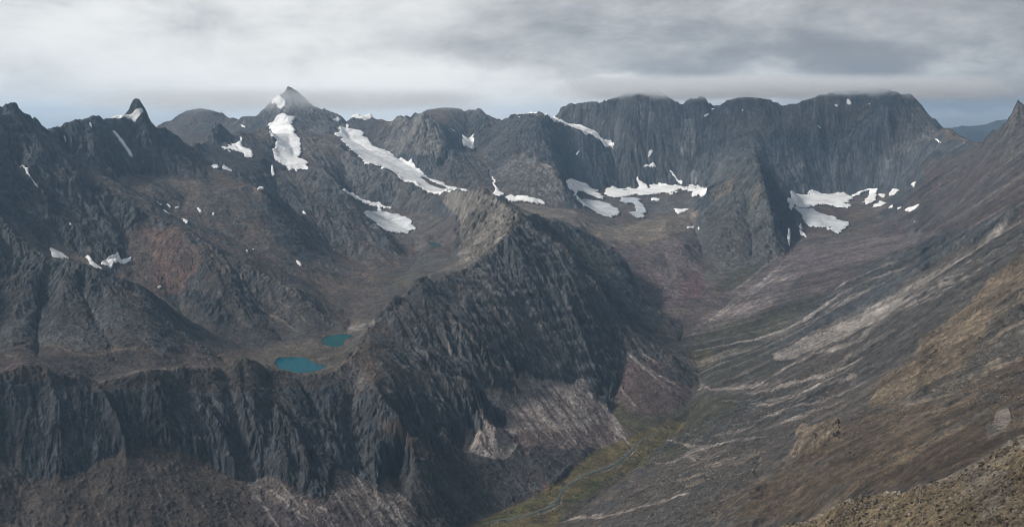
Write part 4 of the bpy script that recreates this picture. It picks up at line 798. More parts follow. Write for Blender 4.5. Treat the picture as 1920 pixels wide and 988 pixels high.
def detail(rows):
    S_ = S[rows]; A_ = np.broadcast_to(A, S_.shape)
    fi = (S_ - S0) / (S1 - S0) * (NS - 1); fj = (A_ - A0) / (A1 - A0) * (NA - 1)
    h = lerp2(MACRO, fi, fj); gx = lerp2(GX, fi, fj); gy = lerp2(GY, fi, fj)
    Y = np.exp(S_); X = A_ * Y
    wx = fbm(X, Y, 350, 3, 5) ; wy = fbm(X, Y, 350, 3, 9)
    sl = np.sqrt(gx * gx + gy * gy)
    rough = smooth(sl, .16, .85)                                    # flat ground stays smooth, cliffs break up
    rw = RW[rows]; rv = RV[rows]
    rough = rough * (1 - rw * .8) + rw * .8 * (rv * (.55 + .5 * rough) + (1 - rv) * .28 * smooth(sl, .05, .6))
    gx = gx + wx * .12; gy = gy + wy * .12
    far = smooth(Y, 9000, 14000)
    H = h.copy()
    cr0 = lerp2(CREST, fi, fj)
    gul = np.zeros_like(h); fine = np.zeros_like(h)
    rk = .75 + .75 * rw * rv
    vary = .45 + 1.15 * smooth(vnoise(X / 520, Y / 520, 141) + .5 * vnoise(X / 190, Y / 190, 142), -.6, .7)
    for k, (Lk, amp) in enumerate(((420, .055), (210, .075), (105, .090), (52, .105), (26, .12), (13, .13), (6.5, .13), (3.2, .12))):
        n = np.sqrt(gx * gx + gy * gy) + 1e-4
        px, py = -gy / n, gx / n
        v, d = gabor_oct(X / Lk, Y / Lk, px, py, 100 + k)
        keep = 1 - smooth(Y, Lk * 420, Lk * 800)                    # drop octaves finer than a pixel
        am = amp * rough * keep * vary * (rk if k > 1 else .9) * (1 - .35 * smooth(Y, 2600, 2300)) * ((1 - .85 * cr0) if k < 3 else 1)
        v2 = v if k < 2 else (1 - np.abs(v) * 2) * .5 + v * .5      # sharper ribs in the finer octaves
        H += Lk * am * v2
        gx = gx + d * px * am * .8; gy = gy + d * py * am * .8
        if k < 4: gul += v * (1, 1, .8, .6)[k]
        else: fine += v * (.8, .7, .6, .4)[k - 4]
    base_r = .05 + .95 * rough
    cr = lerp2(CREST, fi, fj)
    big_ = smooth(Y, 1200, 3500)
    b1 = np.tanh(3.5 * vnoise((X + wx * 30) / 52, (Y - wx * 30) / 52, 701)); b2 = np.tanh(3.5 * vnoise((X + Y * .4) / 23, (Y - X * .4) / 23, 702)); b3 = np.tanh(4 * vnoise((X - Y * .7) / 10, (Y + X * .7) / 10, 703))
    solid = np.clip(rough + rw * rv * .5, 0, 1.2)
    H += (b1 * 1.0 * smooth(Y, 2000, 4500) + b2 * .8 * big_ + b3 * .5 * (1 - smooth(Y, 3500, 6000))) * solid ** 1.3 * (1 - far)
    H += cr * (b1 * 8 * smooth(Y, 3500, 6000) + b2 * 2.2 * big_ + b3 * 1.5 * (1 - smooth(Y, 4500, 7000)) + ridge(X, Y, 60, 4, 720) * 3.6 * big_) * (1 - far) * smooth(Y, 700, 2200)
    for an_, sd2, ms in ((25, 781, 783), (112, 782, 784)):           # joint sets with a constant strike
        c_, s_ = math.cos(math.radians(an_)), math.sin(math.radians(an_))
        j_ = vnoise((X * c_ + Y * s_ + wx * 8) / 15, (-X * s_ + Y * c_) / 150, sd2) + .6 * vnoise((X * c_ + Y * s_ + wx * 8) / 38, (-X * s_ + Y * c_) / 260, sd2 + 9)
        H += np.tanh(2.2 * j_) * 3.4 * solid * smooth(vnoise(X / 240, Y / 240, ms), -.3, .4) * (.6 + .6 * big_) * (1 - far) * smooth(Y, 900, 2000)
    led = (H + wx * 25 + wy * 10) / 34.
    H += solid ** 2 * 1.6 * np.sin(led * 6.2832) * np.clip(vnoise(X / 130, Y / 130, 730) + .3, 0, 1) * (1 - far) * smooth(Y, 900, 2000)
    jag = ridge(X + wx * 20, Y + wy * 20, 70, 5, 610)
    H += jag * np.abs(jag) * 8 * rough ** 1.5 * rk * (1 - far) * smooth(Y, 900, 2500)
    c1 = fbm(X, Y, 260, 5, 400); c2 = fbm(X, Y, 60, 5, 440, .6)
    crag = smooth(c1 * .9 + c2 * .8 + gul * .12, .10, .26) * smooth(sl, .22, .40)
    H += crag * (1 - rough * .7) * (2.0 + 3.5 * ridge(X, Y, 34, 4, 750)) * (1 - far) * smooth(Y, 600, 1500)
    H += flow(X, Y) * 2.2 * smooth(X, 200, 700) * smooth(sl, .1, .3)
    nearf = .10 + .90 * smooth(Y, 560, 1400)
    H = h + (H - h) * nearf
    H += ridge(X, Y, 160, 6, 60) * (3 + 9 * rough) * (1 - far) * nearf
    H += fbm(X, Y, 24, 4, 77, .6) * 2.6 * base_r * smooth(Y, 9000, 3000)
    H += far * ridge(X, Y, 2500, 6, 200) * 120
    Hf = smooth(Y, 1400, 500)
    H += Hf * (fbm(X, Y, 9, 6, 300, .62) * 1.0 + ridge(X, Y, 30, 3, 333) * .5 + np.maximum(vnoise(X / 2.2, Y / 2.2, 341), .25) * .8)
    mid = smooth(X, 100, 500) * smooth(Y, 700, 1300) * smooth(Y, 5200, 4200)
    H += mid * smooth(sl, .08, .3) * ridge(X, Y, 22, 4, 760) * (1.3 + 1.8 * smooth(c1, -.1, .4))
    H += (1 - far) * np.maximum(vnoise(X / 7, Y / 7, 771) - .35, 0) * 4.0 * smooth(Y, 700, 1200) * smooth(sl, .1, .3)
    return X, Y, H, sl, gul, fine

chunks = np.array_split(np.arange(NR), 24)
with ThreadPoolExecutor(4) as ex: parts = list(ex.map(detail, chunks))
X, Y, H, SL, GUL, FINE = [np.concatenate([p[k] for p in parts]) for k in range(6)]
for nm, lb, cl, lz, lp in LAKES:
    LP = lake_xy(lp, lz)
    (x0, y0), (x1, y1) = LP.min(0) - 90, LP.max(0) + 90
    ii = np.nonzero(((Y > y0) & (Y < y1)).any(1))[0]; jj = np.nonzero((A * y1 > x0) & (A * y1 < x1) | (A * y0 > x0) & (A * y0 < x1))[0]
    s_ = (slice(ii[0], ii[-1] + 1), slice(jj[0], jj[-1] + 1))
    sd_ = poly_sd(LP, X[s_], Y[s_])
    near = (Y[s_] > y0) & (Y[s_] < y1)
    fl = np.where(sd_ < 0, np.minimum(H[s_], lz + np.maximum(sd_ * .5, -8) - .4), H[s_])
    wv = smooth(sd_, 70, 0) * (sd_ >= 0)
    shore = lz + .4 + np.maximum(sd_, 0) * .10 + FINE[s_] * .6
    fl = np.where((sd_ >= 0) & near, H[s_] * (1 - wv) + np.maximum(np.minimum(H[s_], shore + 12), shore) * wv, fl)
    H[s_] = np.where(near, fl, H[s_])
print('detail', round(time.time() - T0, 1))

def build_mesh(name, P, faces, colour, mat, smooth_=True):
    me = bpy.data.meshes.new(name)
    me.vertices.add(len(P)); me.vertices.foreach_set('co', P.astype(f4).ravel())
    me.loops.add(faces.size); me.loops.foreach_set('vertex_index', faces.astype(np.int32).ravel())
    me.polygons.add(len(faces)); me.polygons.foreach_set('loop_start', np.arange(0, faces.size, 4, dtype=np.int32))
    me.update(calc_edges=True)
    me.polygons.foreach_set('use_smooth', np.ones(len(faces), bool))
    if colour is not None:
        at = me.color_attributes.new('albedo', 'FLOAT_COLOR', 'POINT')
        at.data.foreach_set('color', colour.astype(f4).ravel())
    me.materials.append(mat)
    o = bpy.data.objects.new(name, me); col.objects.link(o)
    return o

def tag(o, label=None, cat=None, group=None, kind=None):
    if label: o['label'] = label
    if cat: o['category'] = cat
    if group: o['group'] = group
    if kind: o['kind'] = kind
    return o

# ------------------------------------------------------------------ ground albedo
def albedo():
    shp = H.shape + (1,)
    r = lambda a: a.reshape(shp)
    def C(*a): return np.array(a, f4)
    n1 = fbm(X, Y, 260, 5, 400); n2 = fbm(X, Y, 60, 5, 440, .6); n3 = fbm(X, Y, 700, 3, 480); n4 = fbm(X, Y, 14, 3, 470, .7)
    rock = smooth(SL + n2 * .25 + n1 * .15 + GUL * .06, .42, .56)
    crag = smooth(n1 * .9 + n2 * .8 + GUL * .12, .10, .26) * smooth(SL, .22, .40)
    rock = np.maximum(rock, crag * .9)
    rockc = C(.052, .056, .061) + r(smooth(n3 + n2 * .5, .0, .6)) * (C(.070, .063, .057) - C(.044, .048, .053)) * .6
    scree = C(.098, .076, .062) + r(smooth(-n1 + n3 * .4, .0, .5)) * (C(.088, .084, .080) - C(.098, .076, .062)) * .7 + r(smooth(n1 * .8 + n3 * .6, .0, .5)) * (C(.088, .058, .050) - C(.098, .076, .062)) * .6
    flat = r(smooth(SL, .34, .18) * smooth(H, -760, -860))
    scree = scree * (1 - flat * .8) + C(.058, .054, .030) * (flat * .8)
    c = rockc * r(rock) + scree * (1 - r(rock))
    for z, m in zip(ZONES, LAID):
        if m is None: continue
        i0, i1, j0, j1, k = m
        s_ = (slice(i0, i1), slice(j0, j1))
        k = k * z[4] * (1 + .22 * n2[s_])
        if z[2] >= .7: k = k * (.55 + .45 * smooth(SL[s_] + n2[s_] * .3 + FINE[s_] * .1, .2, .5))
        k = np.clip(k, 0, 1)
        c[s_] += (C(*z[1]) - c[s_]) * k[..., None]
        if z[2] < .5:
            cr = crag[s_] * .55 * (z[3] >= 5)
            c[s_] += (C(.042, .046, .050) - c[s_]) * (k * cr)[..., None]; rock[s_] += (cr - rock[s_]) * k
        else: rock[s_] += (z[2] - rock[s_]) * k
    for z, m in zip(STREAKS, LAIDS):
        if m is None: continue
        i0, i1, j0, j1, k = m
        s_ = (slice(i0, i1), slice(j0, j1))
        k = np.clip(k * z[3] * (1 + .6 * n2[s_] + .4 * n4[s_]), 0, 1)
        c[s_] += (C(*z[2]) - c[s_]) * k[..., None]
        rock[s_] *= 1 - k
    fl_ = flow(X, Y) * smooth(X, 300, 800) * smooth(Y, 600, 1200) * smooth(Y, 4600, 3900) * smooth(SL, .08, .3)
    c *= r(1 + .55 * fl_)
    c += (C(.185, .165, .150) - c) * r(smooth(fl_ + n3 * .5, .38, .72) * .38 * (1 - rock * .7))
    n5 = np.where(Y < 1400, vnoise(X / 1.8, Y / 1.8, 491), np.where(Y < 3400, vnoise(X / 4.5, Y / 4.5, 492), vnoise(X / 10, Y / 10, 493)))
    c *= r(1 + (.26 + .2 * smooth(Y, 1600, 600)) * n5)
    # ribs are darker and lichened, gullies carry paler rubble
    tex = 1 + rock * (.35 * n1 - .14 * GUL + .42 * FINE + .55 * n2 + .38 * n4) + (1 - rock) * (.40 * n2 + .34 * n4 - .16 * GUL)
    for z, m in zip(ZONES, LAID):                      # loose fans are evener than the crags above them
        if m is None or z[1] not in (PINK, DUST, PALE): continue
        i0, i1, j0, j1, k = m
        s_ = (slice(i0, i1), slice(j0, j1)); tex[s_] = 1 + (tex[s_] - 1) * (1 - .7 * k)
    pal = rock * smooth(-GUL - FINE * .6 + n1 * 1.6, .9, 2.0) * .35
    c = c * r(np.clip(tex, .25, 2.6))
    c += (C(.125, .112, .100) - c) * r(pal)
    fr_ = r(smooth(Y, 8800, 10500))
    c += (C(.040, .052, .062) * r(1 + .5 * n3) - c) * fr_  # far hills carry a painted blue haze tint
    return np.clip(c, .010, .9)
COL = albedo()

# ------------------------------------------------------------------ materials
def ground_material():
    m = bpy.data.materials.new('mountain rock and scree'); m.use_nodes = True
    t = NT(m.node_tree)
    at = t.n('ShaderNodeAttribute', attribute_name='albedo')
    geo = t.n('ShaderNodeNewGeometry')
    P = geo.outputs['Position']
    dist = t.n('ShaderNodeVectorMath', operation='LENGTH', ins={0: P}).outputs['Value']
    # crags: streaks hanging down the cliffs, cracks, rubble speckle
    Pz = t.vmath('MULTIPLY', P, (1, 1, .25))
    n1 = t.noise(Pz, .028, 9, .72, .6)
    n2 = t.noise(P, .16, 8, .70)
    ck = t.math('ABSOLUTE', t.math('SUBTRACT', t.noise(Pz, .016, 7, .68, .8), .5))
    crack = t.ramp(ck, .0, .035, .55, 1.0)
    v = t.math('ADD', t.math('MULTIPLY', n1, 1.1), t.math('MULTIPLY', n2, .9))
    f = t.math('MULTIPLY', t.ramp(v, .72, 1.28, .60, 1.46), crack)
    mul = t.n('ShaderNodeVectorMath', operation='SCALE', ins={0: at.outputs['Color'], 'Scale': f}).outputs[0]
    bs = t.n('ShaderNodeBsdfPrincipled', ins={'Base Color': mul, 'Roughness': .85, 'Specular IOR Level': .25})
    b1 = t.n('ShaderNodeBump', ins={'Height': n1, 'Strength': 1.0, 'Distance': 14.0})
    b2 = t.n('ShaderNodeBump', ins={'Height': n2, 'Strength': .8, 'Distance': 2.4, 'Normal': b1.outputs[0]})
    t.link(b2.outputs[0], bs.inputs['Normal'])
    t.n('ShaderNodeOutputMaterial', ins={'Surface': bs.outputs[0]})
    return m
MG = ground_material()

idx = np.arange(NR * NC, dtype=np.int32).reshape(NR, NC)
faces = np.stack([idx[:-1, :-1], idx[:-1, 1:], idx[1:, 1:], idx[1:, :-1]], -1).reshape(-1, 4)
PTS = np.stack([X, Y, H], -1).reshape(-1, 3)
RGBA = np.concatenate([COL, np.ones(H.shape + (1,), f4)], -1).reshape(-1, 4)
MOUNTAINS = [
 ('mountain', 'dark jagged ridge at the left skyline with one long snow-streaked gully', [(-500, 120, 3200), (-200, 180, 3300), (0, 204, 3600), (44, 212, 3650), (75, 260, 3580), (110, 245, 3850), (160, 372, 3350), (215, 440, 3200), (20, 340, 3300)]),
 ('mountain', 'dark rock tower standing like a horn, with snow at its foot', [(150, 227, 3970), (200, 223, 4130), (253, 181, 4280), (300, 243, 4340), (340, 290, 4330), (250, 300, 4100), (360, 300, 4300)]),
 ('mountain', 'triangular dark spur at front left with reddish scree along its foot', [(-500, 240, 2800), (-100, 350, 2820), (33, 444, 2735), (157, 497, 2675), (264, 558, 2630), (384, 654, 2550), (170, 590, 2500), (0, 560, 2500), (60, 650, 2300), (300, 670, 2380)]),
 ('mountain', 'long spur with a reddish scree bowl, running down to the two lakes', [(144, 307, 3650), (217, 366, 3470), (297, 412, 3350), (374, 450, 3260), (461, 497, 3170), (551, 544, 3090), (628, 611, 2980), (440, 555, 2980), (340, 520, 3050)]),
 ('mountain', 'short dark crag with a star-shaped snow patch, left of the bright glacier', [(404, 236, 5200), (460, 285, 4950), (481, 250, 5500), (440, 320, 4600), (500, 325, 4800)]),
 ('mountain', 'brown shelf and low dark ridge right of the bowl with snow slivers', [(448, 352, 4080), (514, 387, 3980), (568, 440, 3870), (625, 490, 3760), (350, 380, 3850), (700, 520, 3580)]),
 ('mountain', 'smooth grey dome-shaped ridge left of the small grey glacier', [(548, 318, 4930), (604, 320, 4850), (657, 381, 4560), (714, 431, 4360), (765, 483, 4130)]),
 ('mountain', 'tallest pale horn peak with the bright glacier below it', [(491, 210, 6700), (541, 163, 6810), (595, 203, 6880), (640, 221, 6880), (545, 240, 6050)]),
 ('mountain', 'rounded hazy ridge between the dark tower and the pale horn', [(294, 242, 6800), (341, 217, 7000), (398, 209, 6950), (450, 227, 6800)]),
 ('mountain', 'grey craggy ridge between the small glacier and the longest glacier, rising to a tan summit', [(563, 260, 5700), (627, 267, 5650), (714, 317, 5280), (781, 344, 5030), (834, 364, 4750), (905, 354, 4300), (870, 400, 4200)]),
 ('mountain', 'pale rounded rock wall above the longest glacier', [(667, 216, 6850), (702, 223, 6850), (753, 217, 6480), (792, 209, 6300), (835, 258, 6170), (822, 318, 5880)]),
 ('mountain', 'hazy dark wall with a forked snow patch and the pale pillar beside it', [(831, 203, 7200), (896, 203, 7080), (974, 215, 6700), (1011, 210, 6620), (1060, 330, 5800), (1001, 297, 5950), (930, 300, 6100), (1094, 251, 6600)]),
 ('mountain', 'huge dark headwall under the grey cloud', [(1054, 199, 7030), (1110, 190, 6960), (1213, 172, 6840), (1307, 183, 6800), (1401, 184, 6760), (1501, 191, 6700), (1614, 166, 6640), (1724, 189, 6560), (1750, 260, 6200), (1240, 300, 6550), (1560, 320, 6350)]),
 ('mountain', 'dark pyramid-shaped peak standing in front of the headwall', [(1413, 291, 5620), (1448, 410, 5010), (1375, 410, 5120), (1355, 342, 5720), (1484, 402, 5400), (1400, 480, 4700)]),
 ('mountain', 'low dark smooth ridge behind the central ridge', [(995, 405, 3980), (1060, 421, 4140), (1120, 453, 4150), (1174, 487, 4080), (1194, 543, 3960), (1234, 588, 3820)]),
 ('mountain', 'sharp central ridge with pale scree fans, continuing as the dark rim wall below the lakes', [(971, 399, 3670), (917, 470, 3350), (854, 510, 3190), (770, 544, 2990), (700, 606, 2800), (620, 696, 2470), (530, 697, 2420), (440, 681, 2350), (351, 689, 2250), (214, 711, 2140), (100, 700, 2060), (0, 704, 2000), (-150, 690, 1900), (-400, 700, 1800), (1120, 538, 3455), (1214, 640, 3390), (1040, 620, 3200), (900, 720, 2700), (700, 850, 2250), (400, 850, 2080), (100, 860, 1950)]),
 ('mountain', 'long brown mountainside on the right with a sharp pinnacle on its crest', [(1910, 188, 4740), (1860, 320, 4300), (1920, 320, 3900), (1700, 475, 3720), (1920, 395, 3070), (1600, 620, 2970), (1920, 520, 2320), (1600, 735, 2250), (1920, 640, 1710), (1550, 815, 1690), (1850, 800, 1160), (1500, 950, 1370), (2300, 300, 3500), (1900, 870, 800)]),
 ('mountain', 'sunlit stony near ridge crossing the bottom right corner', [(1920, 822, 480), (1801, 892, 508), (1694, 925, 536), (1590, 932, 575), (1467, 989, 634), (2400, 600, 420), (1300, 1100, 500), (1700, 1010, 400)]),
 ('hills', 'far blue hills beyond the gap on the right', [(1640, 262, 13000), (1800, 240, 14500), (1930, 230, 12500), (2300, 230, 12500), (0, 246, 12500), (400, 246, 12500), (960, 300, 12000), (-900, 300, 12000)]),
 ('valley', 'moraine basin and valley floor with grass and river gravel', [(1300, 716, 3217), (1250, 792, 2857), (1110, 848, 2640), (1285, 640, 3640), (1245, 480, 4600), (1150, 430, 5000), (1240, 400, 5500), (1550, 430, 5200), (1500, 505, 4400), (1600, 460, 4600), (1100, 410, 5200), (960, 400, 5000), (877, 984, 2237)]),
]
def split_terrain():
    st = 4
    xs, ys = X[::st, ::st], Y[::st, ::st]
    best = np.full(xs.shape, 1e18, f4); lab = np.zeros(xs.shape, np.int16)
    for k, (nm, lb, pts) in enumerate(MOUNTAINS):
        P = []
        for a_, b_ in zip(pts[:-1], pts[1:]):
            p0 = ((a_[0] - CX) / F_PX * a_[2], a_[2]); p1 = ((b_[0] - CX) / F_PX * b_[2], b_[2])
            n = 1 if math.dist(p0, p1) > 900 else int(math.dist(p0, p1) / 150) + 1
            P += [(p0[0] + (p1[0] - p0[0]) * i / n, p0[1] + (p1[1] - p0[1]) * i / n) for i in range(n)]
        P.append(((pts[-1][0] - CX) / F_PX * pts[-1][2], pts[-1][2]))
        for px, py in P:
            d = (xs - px) ** 2 + (ys - py) ** 2
            c = d < best; best[c] = d[c]; lab[c] = k
    v_id = len(MOUNTAINS) - 1
    lab[(SL[::st, ::st] < .16) & (H[::st, ::st] < -840) & (ys < 4200)] = v_id
    full = np.repeat(np.repeat(lab, st, 0), st, 1)[:NR - 1, :NC - 1]
    F4 = faces.reshape(NR - 1, NC - 1, 4)
    for k, (nm, lb, pts) in enumerate(MOUNTAINS):
        f = F4[full == k]
        if not len(f): continue
        used, inv = np.unique(f, return_inverse=True)
        o = build_mesh(nm, PTS[used], inv.reshape(f.shape), RGBA[used], MG); tag(o, lb, None, None, 'structure')
split_terrain()
def surroundings():
    """the hillside the camera hovers over, beside and behind it, joined to the surveyed ground"""
    th0 = math.atan(.935); NT_, NR_ = 200, 130
    th = np.linspace(th0, 2 * math.pi - th0, NT_).astype(f4); rr = np.exp(np.linspace(math.log(20.), math.log(24000.), NR_)).astype(f4)
    def edge(a_):
        y = rr / math.sqrt(1 + a_ * a_); fi = np.clip((np.log(y) - S0) / (S1 - S0) * (NS - 1), 0, NS - 1.01)
        return lerp2(MACRO, fi, np.full(fi.shape, (a_ - A0) / (A1 - A0) * (NA - 1), f4))
    hr, hl = edge(.935), edge(-.935)
    t = smooth((th - th0) / (2 * math.pi - 2 * th0), 0, 1)
    hh = hr[:, None] * (1 - t) + hl[:, None] * t
    xx = rr[:, None] * np.sin(th)[None]; yy = rr[:, None] * np.cos(th)[None]
    w_ = np.sin((th - th0) / (2 * math.pi - 2 * th0) * math.pi)[None] ** .5
    hh = hh + ridge(xx, yy, 900, 6, 990) * 120 * w_ * smooth(rr, 300, 3000)[:, None] + fbm(xx, yy, 60, 4, 991) * 5 - 2
    core = yy > -1e9
    P_ = np.stack([xx, yy, hh], -1).reshape(-1, 3)
    ix = np.arange(NR_ * NT_).reshape(NR_, NT_)
    f = np.stack([ix[:-1, :-1], ix[1:, :-1], ix[1:, 1:], ix[:-1, 1:]], -1).reshape(-1, 4)
    n_ = fbm(xx, yy, 300, 5, 992)[..., None]
    c_ = np.clip(np.array((.085, .070, .056), f4) * (1 + .5 * n_), .02, .3)
    o = build_mesh('hillside', P_, f, np.concatenate([c_, np.ones(c_.shape[:2] + (1,), f4)], -1).reshape(-1, 4), MG)
    tag(o, 'brown stony hillside around the viewpoint', None, None, 'structure')
    # the small patch right below the viewpoint
    g = np.linspace(-1, 1, 40); ax, ay = np.meshgrid(g * 110, 12 + (g + 1) * 46)
    a_ = np.clip(ax / np.maximum(ay, 88), -.94, .94); fi = np.zeros(ax.shape, f4)
    hz = lerp2(MACRO, fi, ((a_ - A0) / (A1 - A0) * (NA - 1)).astype(f4)) - 2.5 + fbm(ax, ay, 30, 4, 993) * 2
    ix = np.arange(1600).reshape(40, 40)
    f = np.stack([ix[:-1, :-1], ix[:-1, 1:], ix[1:, 1:], ix[1:, :-1]], -1).reshape(-1, 4)
    cc_ = np.tile(np.array((.085, .070, .056, 1), f4), (1600, 1))
    o = build_mesh('hillside', np.stack([ax, ay, hz], -1).reshape(-1, 3), f, cc_, MG)
    tag(o, 'brown stony ground straight below the viewpoint', None, None, 'structure')
surroundings()
print('terrain', round(time.time() - T0, 1))

def water_material(name, rgb, rough=.05):
    m = bpy.data.materials.new(name); m.use_nodes = True; t = NT(m.node_tree)
    lin = [((c / 255 + .055) / 1.055) ** 2.4 if c > 10 else c / 255 / 12.92 for c in rgb]
    g = t.n('ShaderNodeNewGeometry')
    n = t.noise(t.vmath('MULTIPLY', g.outputs['Position'], (1, .5, 1)), .08, 4, .6)
    cc_ = t.mix(t.ramp(n, .35, .65), (*[c * .85 for c in lin], 1), (*[c * 1.15 for c in lin], 1))
    bp = t.n('ShaderNodeBump', ins={'Height': t.noise(g.outputs['Position'], .6, 3, .6), 'Strength': .06, 'Distance': .3})
    df = t.n('ShaderNodeBsdfDiffuse', ins={'Color': cc_}); gs_ = t.n('ShaderNodeBsdfGlossy', ins={'Color': (1, 1, 1, 1), 'Roughness': rough, 'Normal': bp.outputs[0]})
    mx_ = t.n('ShaderNodeMixShader', ins={0: .035, 1: df.outputs[0], 2: gs_.outputs[0]})
    t.n('ShaderNodeOutputMaterial', ins={'Surface': mx_.outputs[0]})
    return m
for nm, lb, cl, lz, lp in LAKES:
    LP = lake_xy(lp, lz); ctr = LP.mean(0)
    LP = ctr + (LP - ctr) * 1.04
    me = bpy.data.meshes.new(nm); nP = len(LP)
    me.from_pydata([(x, y, lz) for x, y in LP], [], [tuple(range(nP))])
    me.materials.append(water_material('lake water ' + str(int(-lz)), cl))
    o = bpy.data.objects.new(nm, me); col.objects.link(o); tag(o, lb, None, None, 'structure')

#SNOW_BEGIN
Z1, Z2, Z3, Z4 = (0, 120), (480, 120), (960, 120), (1280, 120)
SNOW = []   # (name, label, ice tone 0 snow .. 1 grey ice, outlines, holes)
def snow(name, label, ice, *outl, holes=(), group=None): SNOW.append((name, label, ice, outl, holes, group))
snow('glacier', 'broad bright glacier tongue hanging below the tall horn summit', .15, q(*Z1, (1495, 365), (1510, 345), (1545, 320), (1600, 292), (1640, 310), (1670, 300), (1665, 315), (1640, 330), (1650, 370), (1680, 410), (1690, 450), (1690, 490), (1680, 530), (1700, 530), (1720, 560), (1735, 592), (1690, 598), (1620, 604), (1590, 590), (1560, 560), (1540, 530), (1520, 500), (1540, 490), (1540, 430), (1520, 400)))
snow('glacier', 'longest white glacier slanting down between the rounded wall and the grey ridge', .15, q(*Z2, (440, 398), (495, 368), (560, 385), (590, 395), (640, 430), (660, 460), (720, 480), (770, 505), (800, 540), (870, 570), (920, 610), (960, 630), (1010, 660), (1080, 685), (1150, 705), (1200, 715), (1190, 728), (1130, 712), (1090, 725), (1020, 750), (990, 730), (960, 710), (930, 712), (900, 675), (860, 672), (810, 650), (760, 615), (700, 590), (650, 575), (590, 545), (540, 500), (490, 450)),
     holes=[q(*Z2, (915, 638), (960, 650), (1040, 688), (1090, 710), (1040, 712), (975, 685))])
snow('glacier', 'small grey stranded glacier lying in the hollow above the tiny pond', .65, q(*Z2, (600, 840), (640, 825), (720, 840), (800, 855), (850, 880), (880, 910), (905, 945), (860, 960), (800, 955), (730, 935), (670, 900), (630, 870)))
snow('snowfield', 'snow ramp slanting down to the right from the notch before the big wall', .0, q(*Z3, (165, 272), (215, 290), (260, 315), (340, 340), (400, 355), (460, 380), (520, 430), (575, 455), (575, 478), (520, 465), (460, 430), (400, 392), (330, 365), (260, 345), (215, 305)))
snow('snowfield', 'patchy snow apron filling the saddle at the foot of the dark tower', .0, q(*Z1, (600, 305), (660, 300), (715, 298), (745, 285), (760, 262), (785, 258), (800, 275), (792, 300), (770, 320), (760, 340), (730, 328), (690, 325), (650, 320)))
snow('snowfield', 'white snow band along the wall foot left of the cirque, beside the pillar', .1, q(*Z3, (300, 655), (340, 668), (390, 688), (440, 692), (480, 715), (500, 735), (520, 740), (520, 760), (490, 765), (450, 745), (400, 735), (350, 738), (325, 715)))
snow('snowfield', 'long ragged snow band under the big wall between the pillar and the pyramid', .1, q(*Z3, (520, 720), (545, 698), (600, 710), (700, 705), (712, 660), (722, 700), (760, 705), (820, 685), (880, 690), (920, 688), (965, 705), (1000, 688), (1100, 705), (1100, 725), (1060, 755), (1020, 750), (1000, 715), (950, 712), (900, 735), (830, 728), (760, 742), (700, 735), (640, 745), (600, 755), (540, 745)))
snow('glacier', 'blue-grey glacier tongue in the cirque just right of the pillar', .8, q(*Z3, (340, 750), (400, 765), (480, 780), (560, 800), (600, 820), (610, 850), (560, 868), (500, 850), (420, 820), (360, 790)))
snow('glacier', 'banded dirty grey ice curving beside the blue-grey tongue', 1.0, q(*Z3, (600, 755), (680, 750), (720, 775), (750, 815), (750, 860), (690, 868), (650, 850), (700, 830), (680, 790), (620, 790)))
snow('glacier', 'bright glacier shelf at the wall foot right of the pyramid', .2, q(*Z4, (605, 735), (700, 738), (720, 730), (800, 740), (840, 735), (940, 745), (960, 770), (900, 782), (960, 795), (960, 805), (860, 808), (760, 805), (650, 810), (620, 830), (600, 810), (590, 780), (610, 760)))
snow('glacier', 'lower dirty glacier tongue spreading below the bright shelf right of the pyramid', .75, q(*Z4, (620, 830), (660, 820), (720, 812), (800, 850), (880, 880), (940, 895), (920, 930), (880, 950), (840, 940), (790, 930), (740, 930), (700, 900), (660, 860)))
snow('snowfield', 'net of snow strips and holes just right of the bright glacier shelf', .1, q(*Z4, (940, 745), (1000, 735), (1060, 722), (1085, 728), (1088, 770), (1060, 790), (1010, 782), (1045, 770), (1040, 740), (1000, 742), (980, 760)))
snow('snowfield', 'forked snow patch high on the dark wall right of the pale dome', .0, q(*Z2, (1085, 390), (1110, 388), (1150, 405), (1185, 425), (1230, 425), (1225, 445), (1235, 490), (1230, 500), (1200, 480), (1165, 455), (1150, 420), (1110, 410)))
snow('snowfield', 'snow wedge narrowing upward in the gully left of the pillar', .0, q(*Z2, (1318, 625), (1335, 645), (1360, 690), (1390, 735), (1380, 768), (1345, 755), (1320, 740), (1345, 700)))
snow('snowfield', 'flat snow strip under the pillar face on pale moraine', .0, q(*Z2, (1400, 760), (1440, 745), (1500, 760), (1560, 765), (1620, 780), (1632, 800), (1590, 795), (1540, 790), (1480, 785), (1430, 780)))
snow('snowfield', 'thin crooked snow strip along the foot of the grey ridge above the small glacier', .1, q(*Z2, (478, 715), (540, 735), (600, 768), (650, 783), (700, 788), (775, 810), (730, 808), (700, 802), (712, 830), (700, 835), (680, 802), (620, 790), (560, 768), (500, 742)))
snow('snowfield', 'star-shaped snow patch under the short dark crag left of the horn glacier', .0, q(*Z1, (1238, 475), (1290, 465), (1340, 465), (1348, 410), (1355, 412), (1358, 462), (1385, 480), (1415, 505), (1415, 530), (1390, 528), (1365, 518), (1350, 498), (1310, 492), (1260, 488)))
snow('snow_patch', 'round snow patch on the shoulder close under the horn summit', .0, q(*Z1, (1522, 218), (1560, 203), (1605, 215), (1602, 240), (1570, 252), (1545, 240), (1525, 235)))
snow('snow_patch', 'long narrow snow gully slanting down below the tower saddle', .0, q(*Z1, (625, 376), (655, 392), (685, 430), (718, 475), (742, 500), (744, 532), (726, 525), (697, 480), (662, 432), (638, 396)))
snow('snow_patch', 'narrow snow streak just below the skyline notch left of the tower', .0, q(*Z1, (353, 400), (368, 415), (378, 440), (368, 446), (355, 425)))
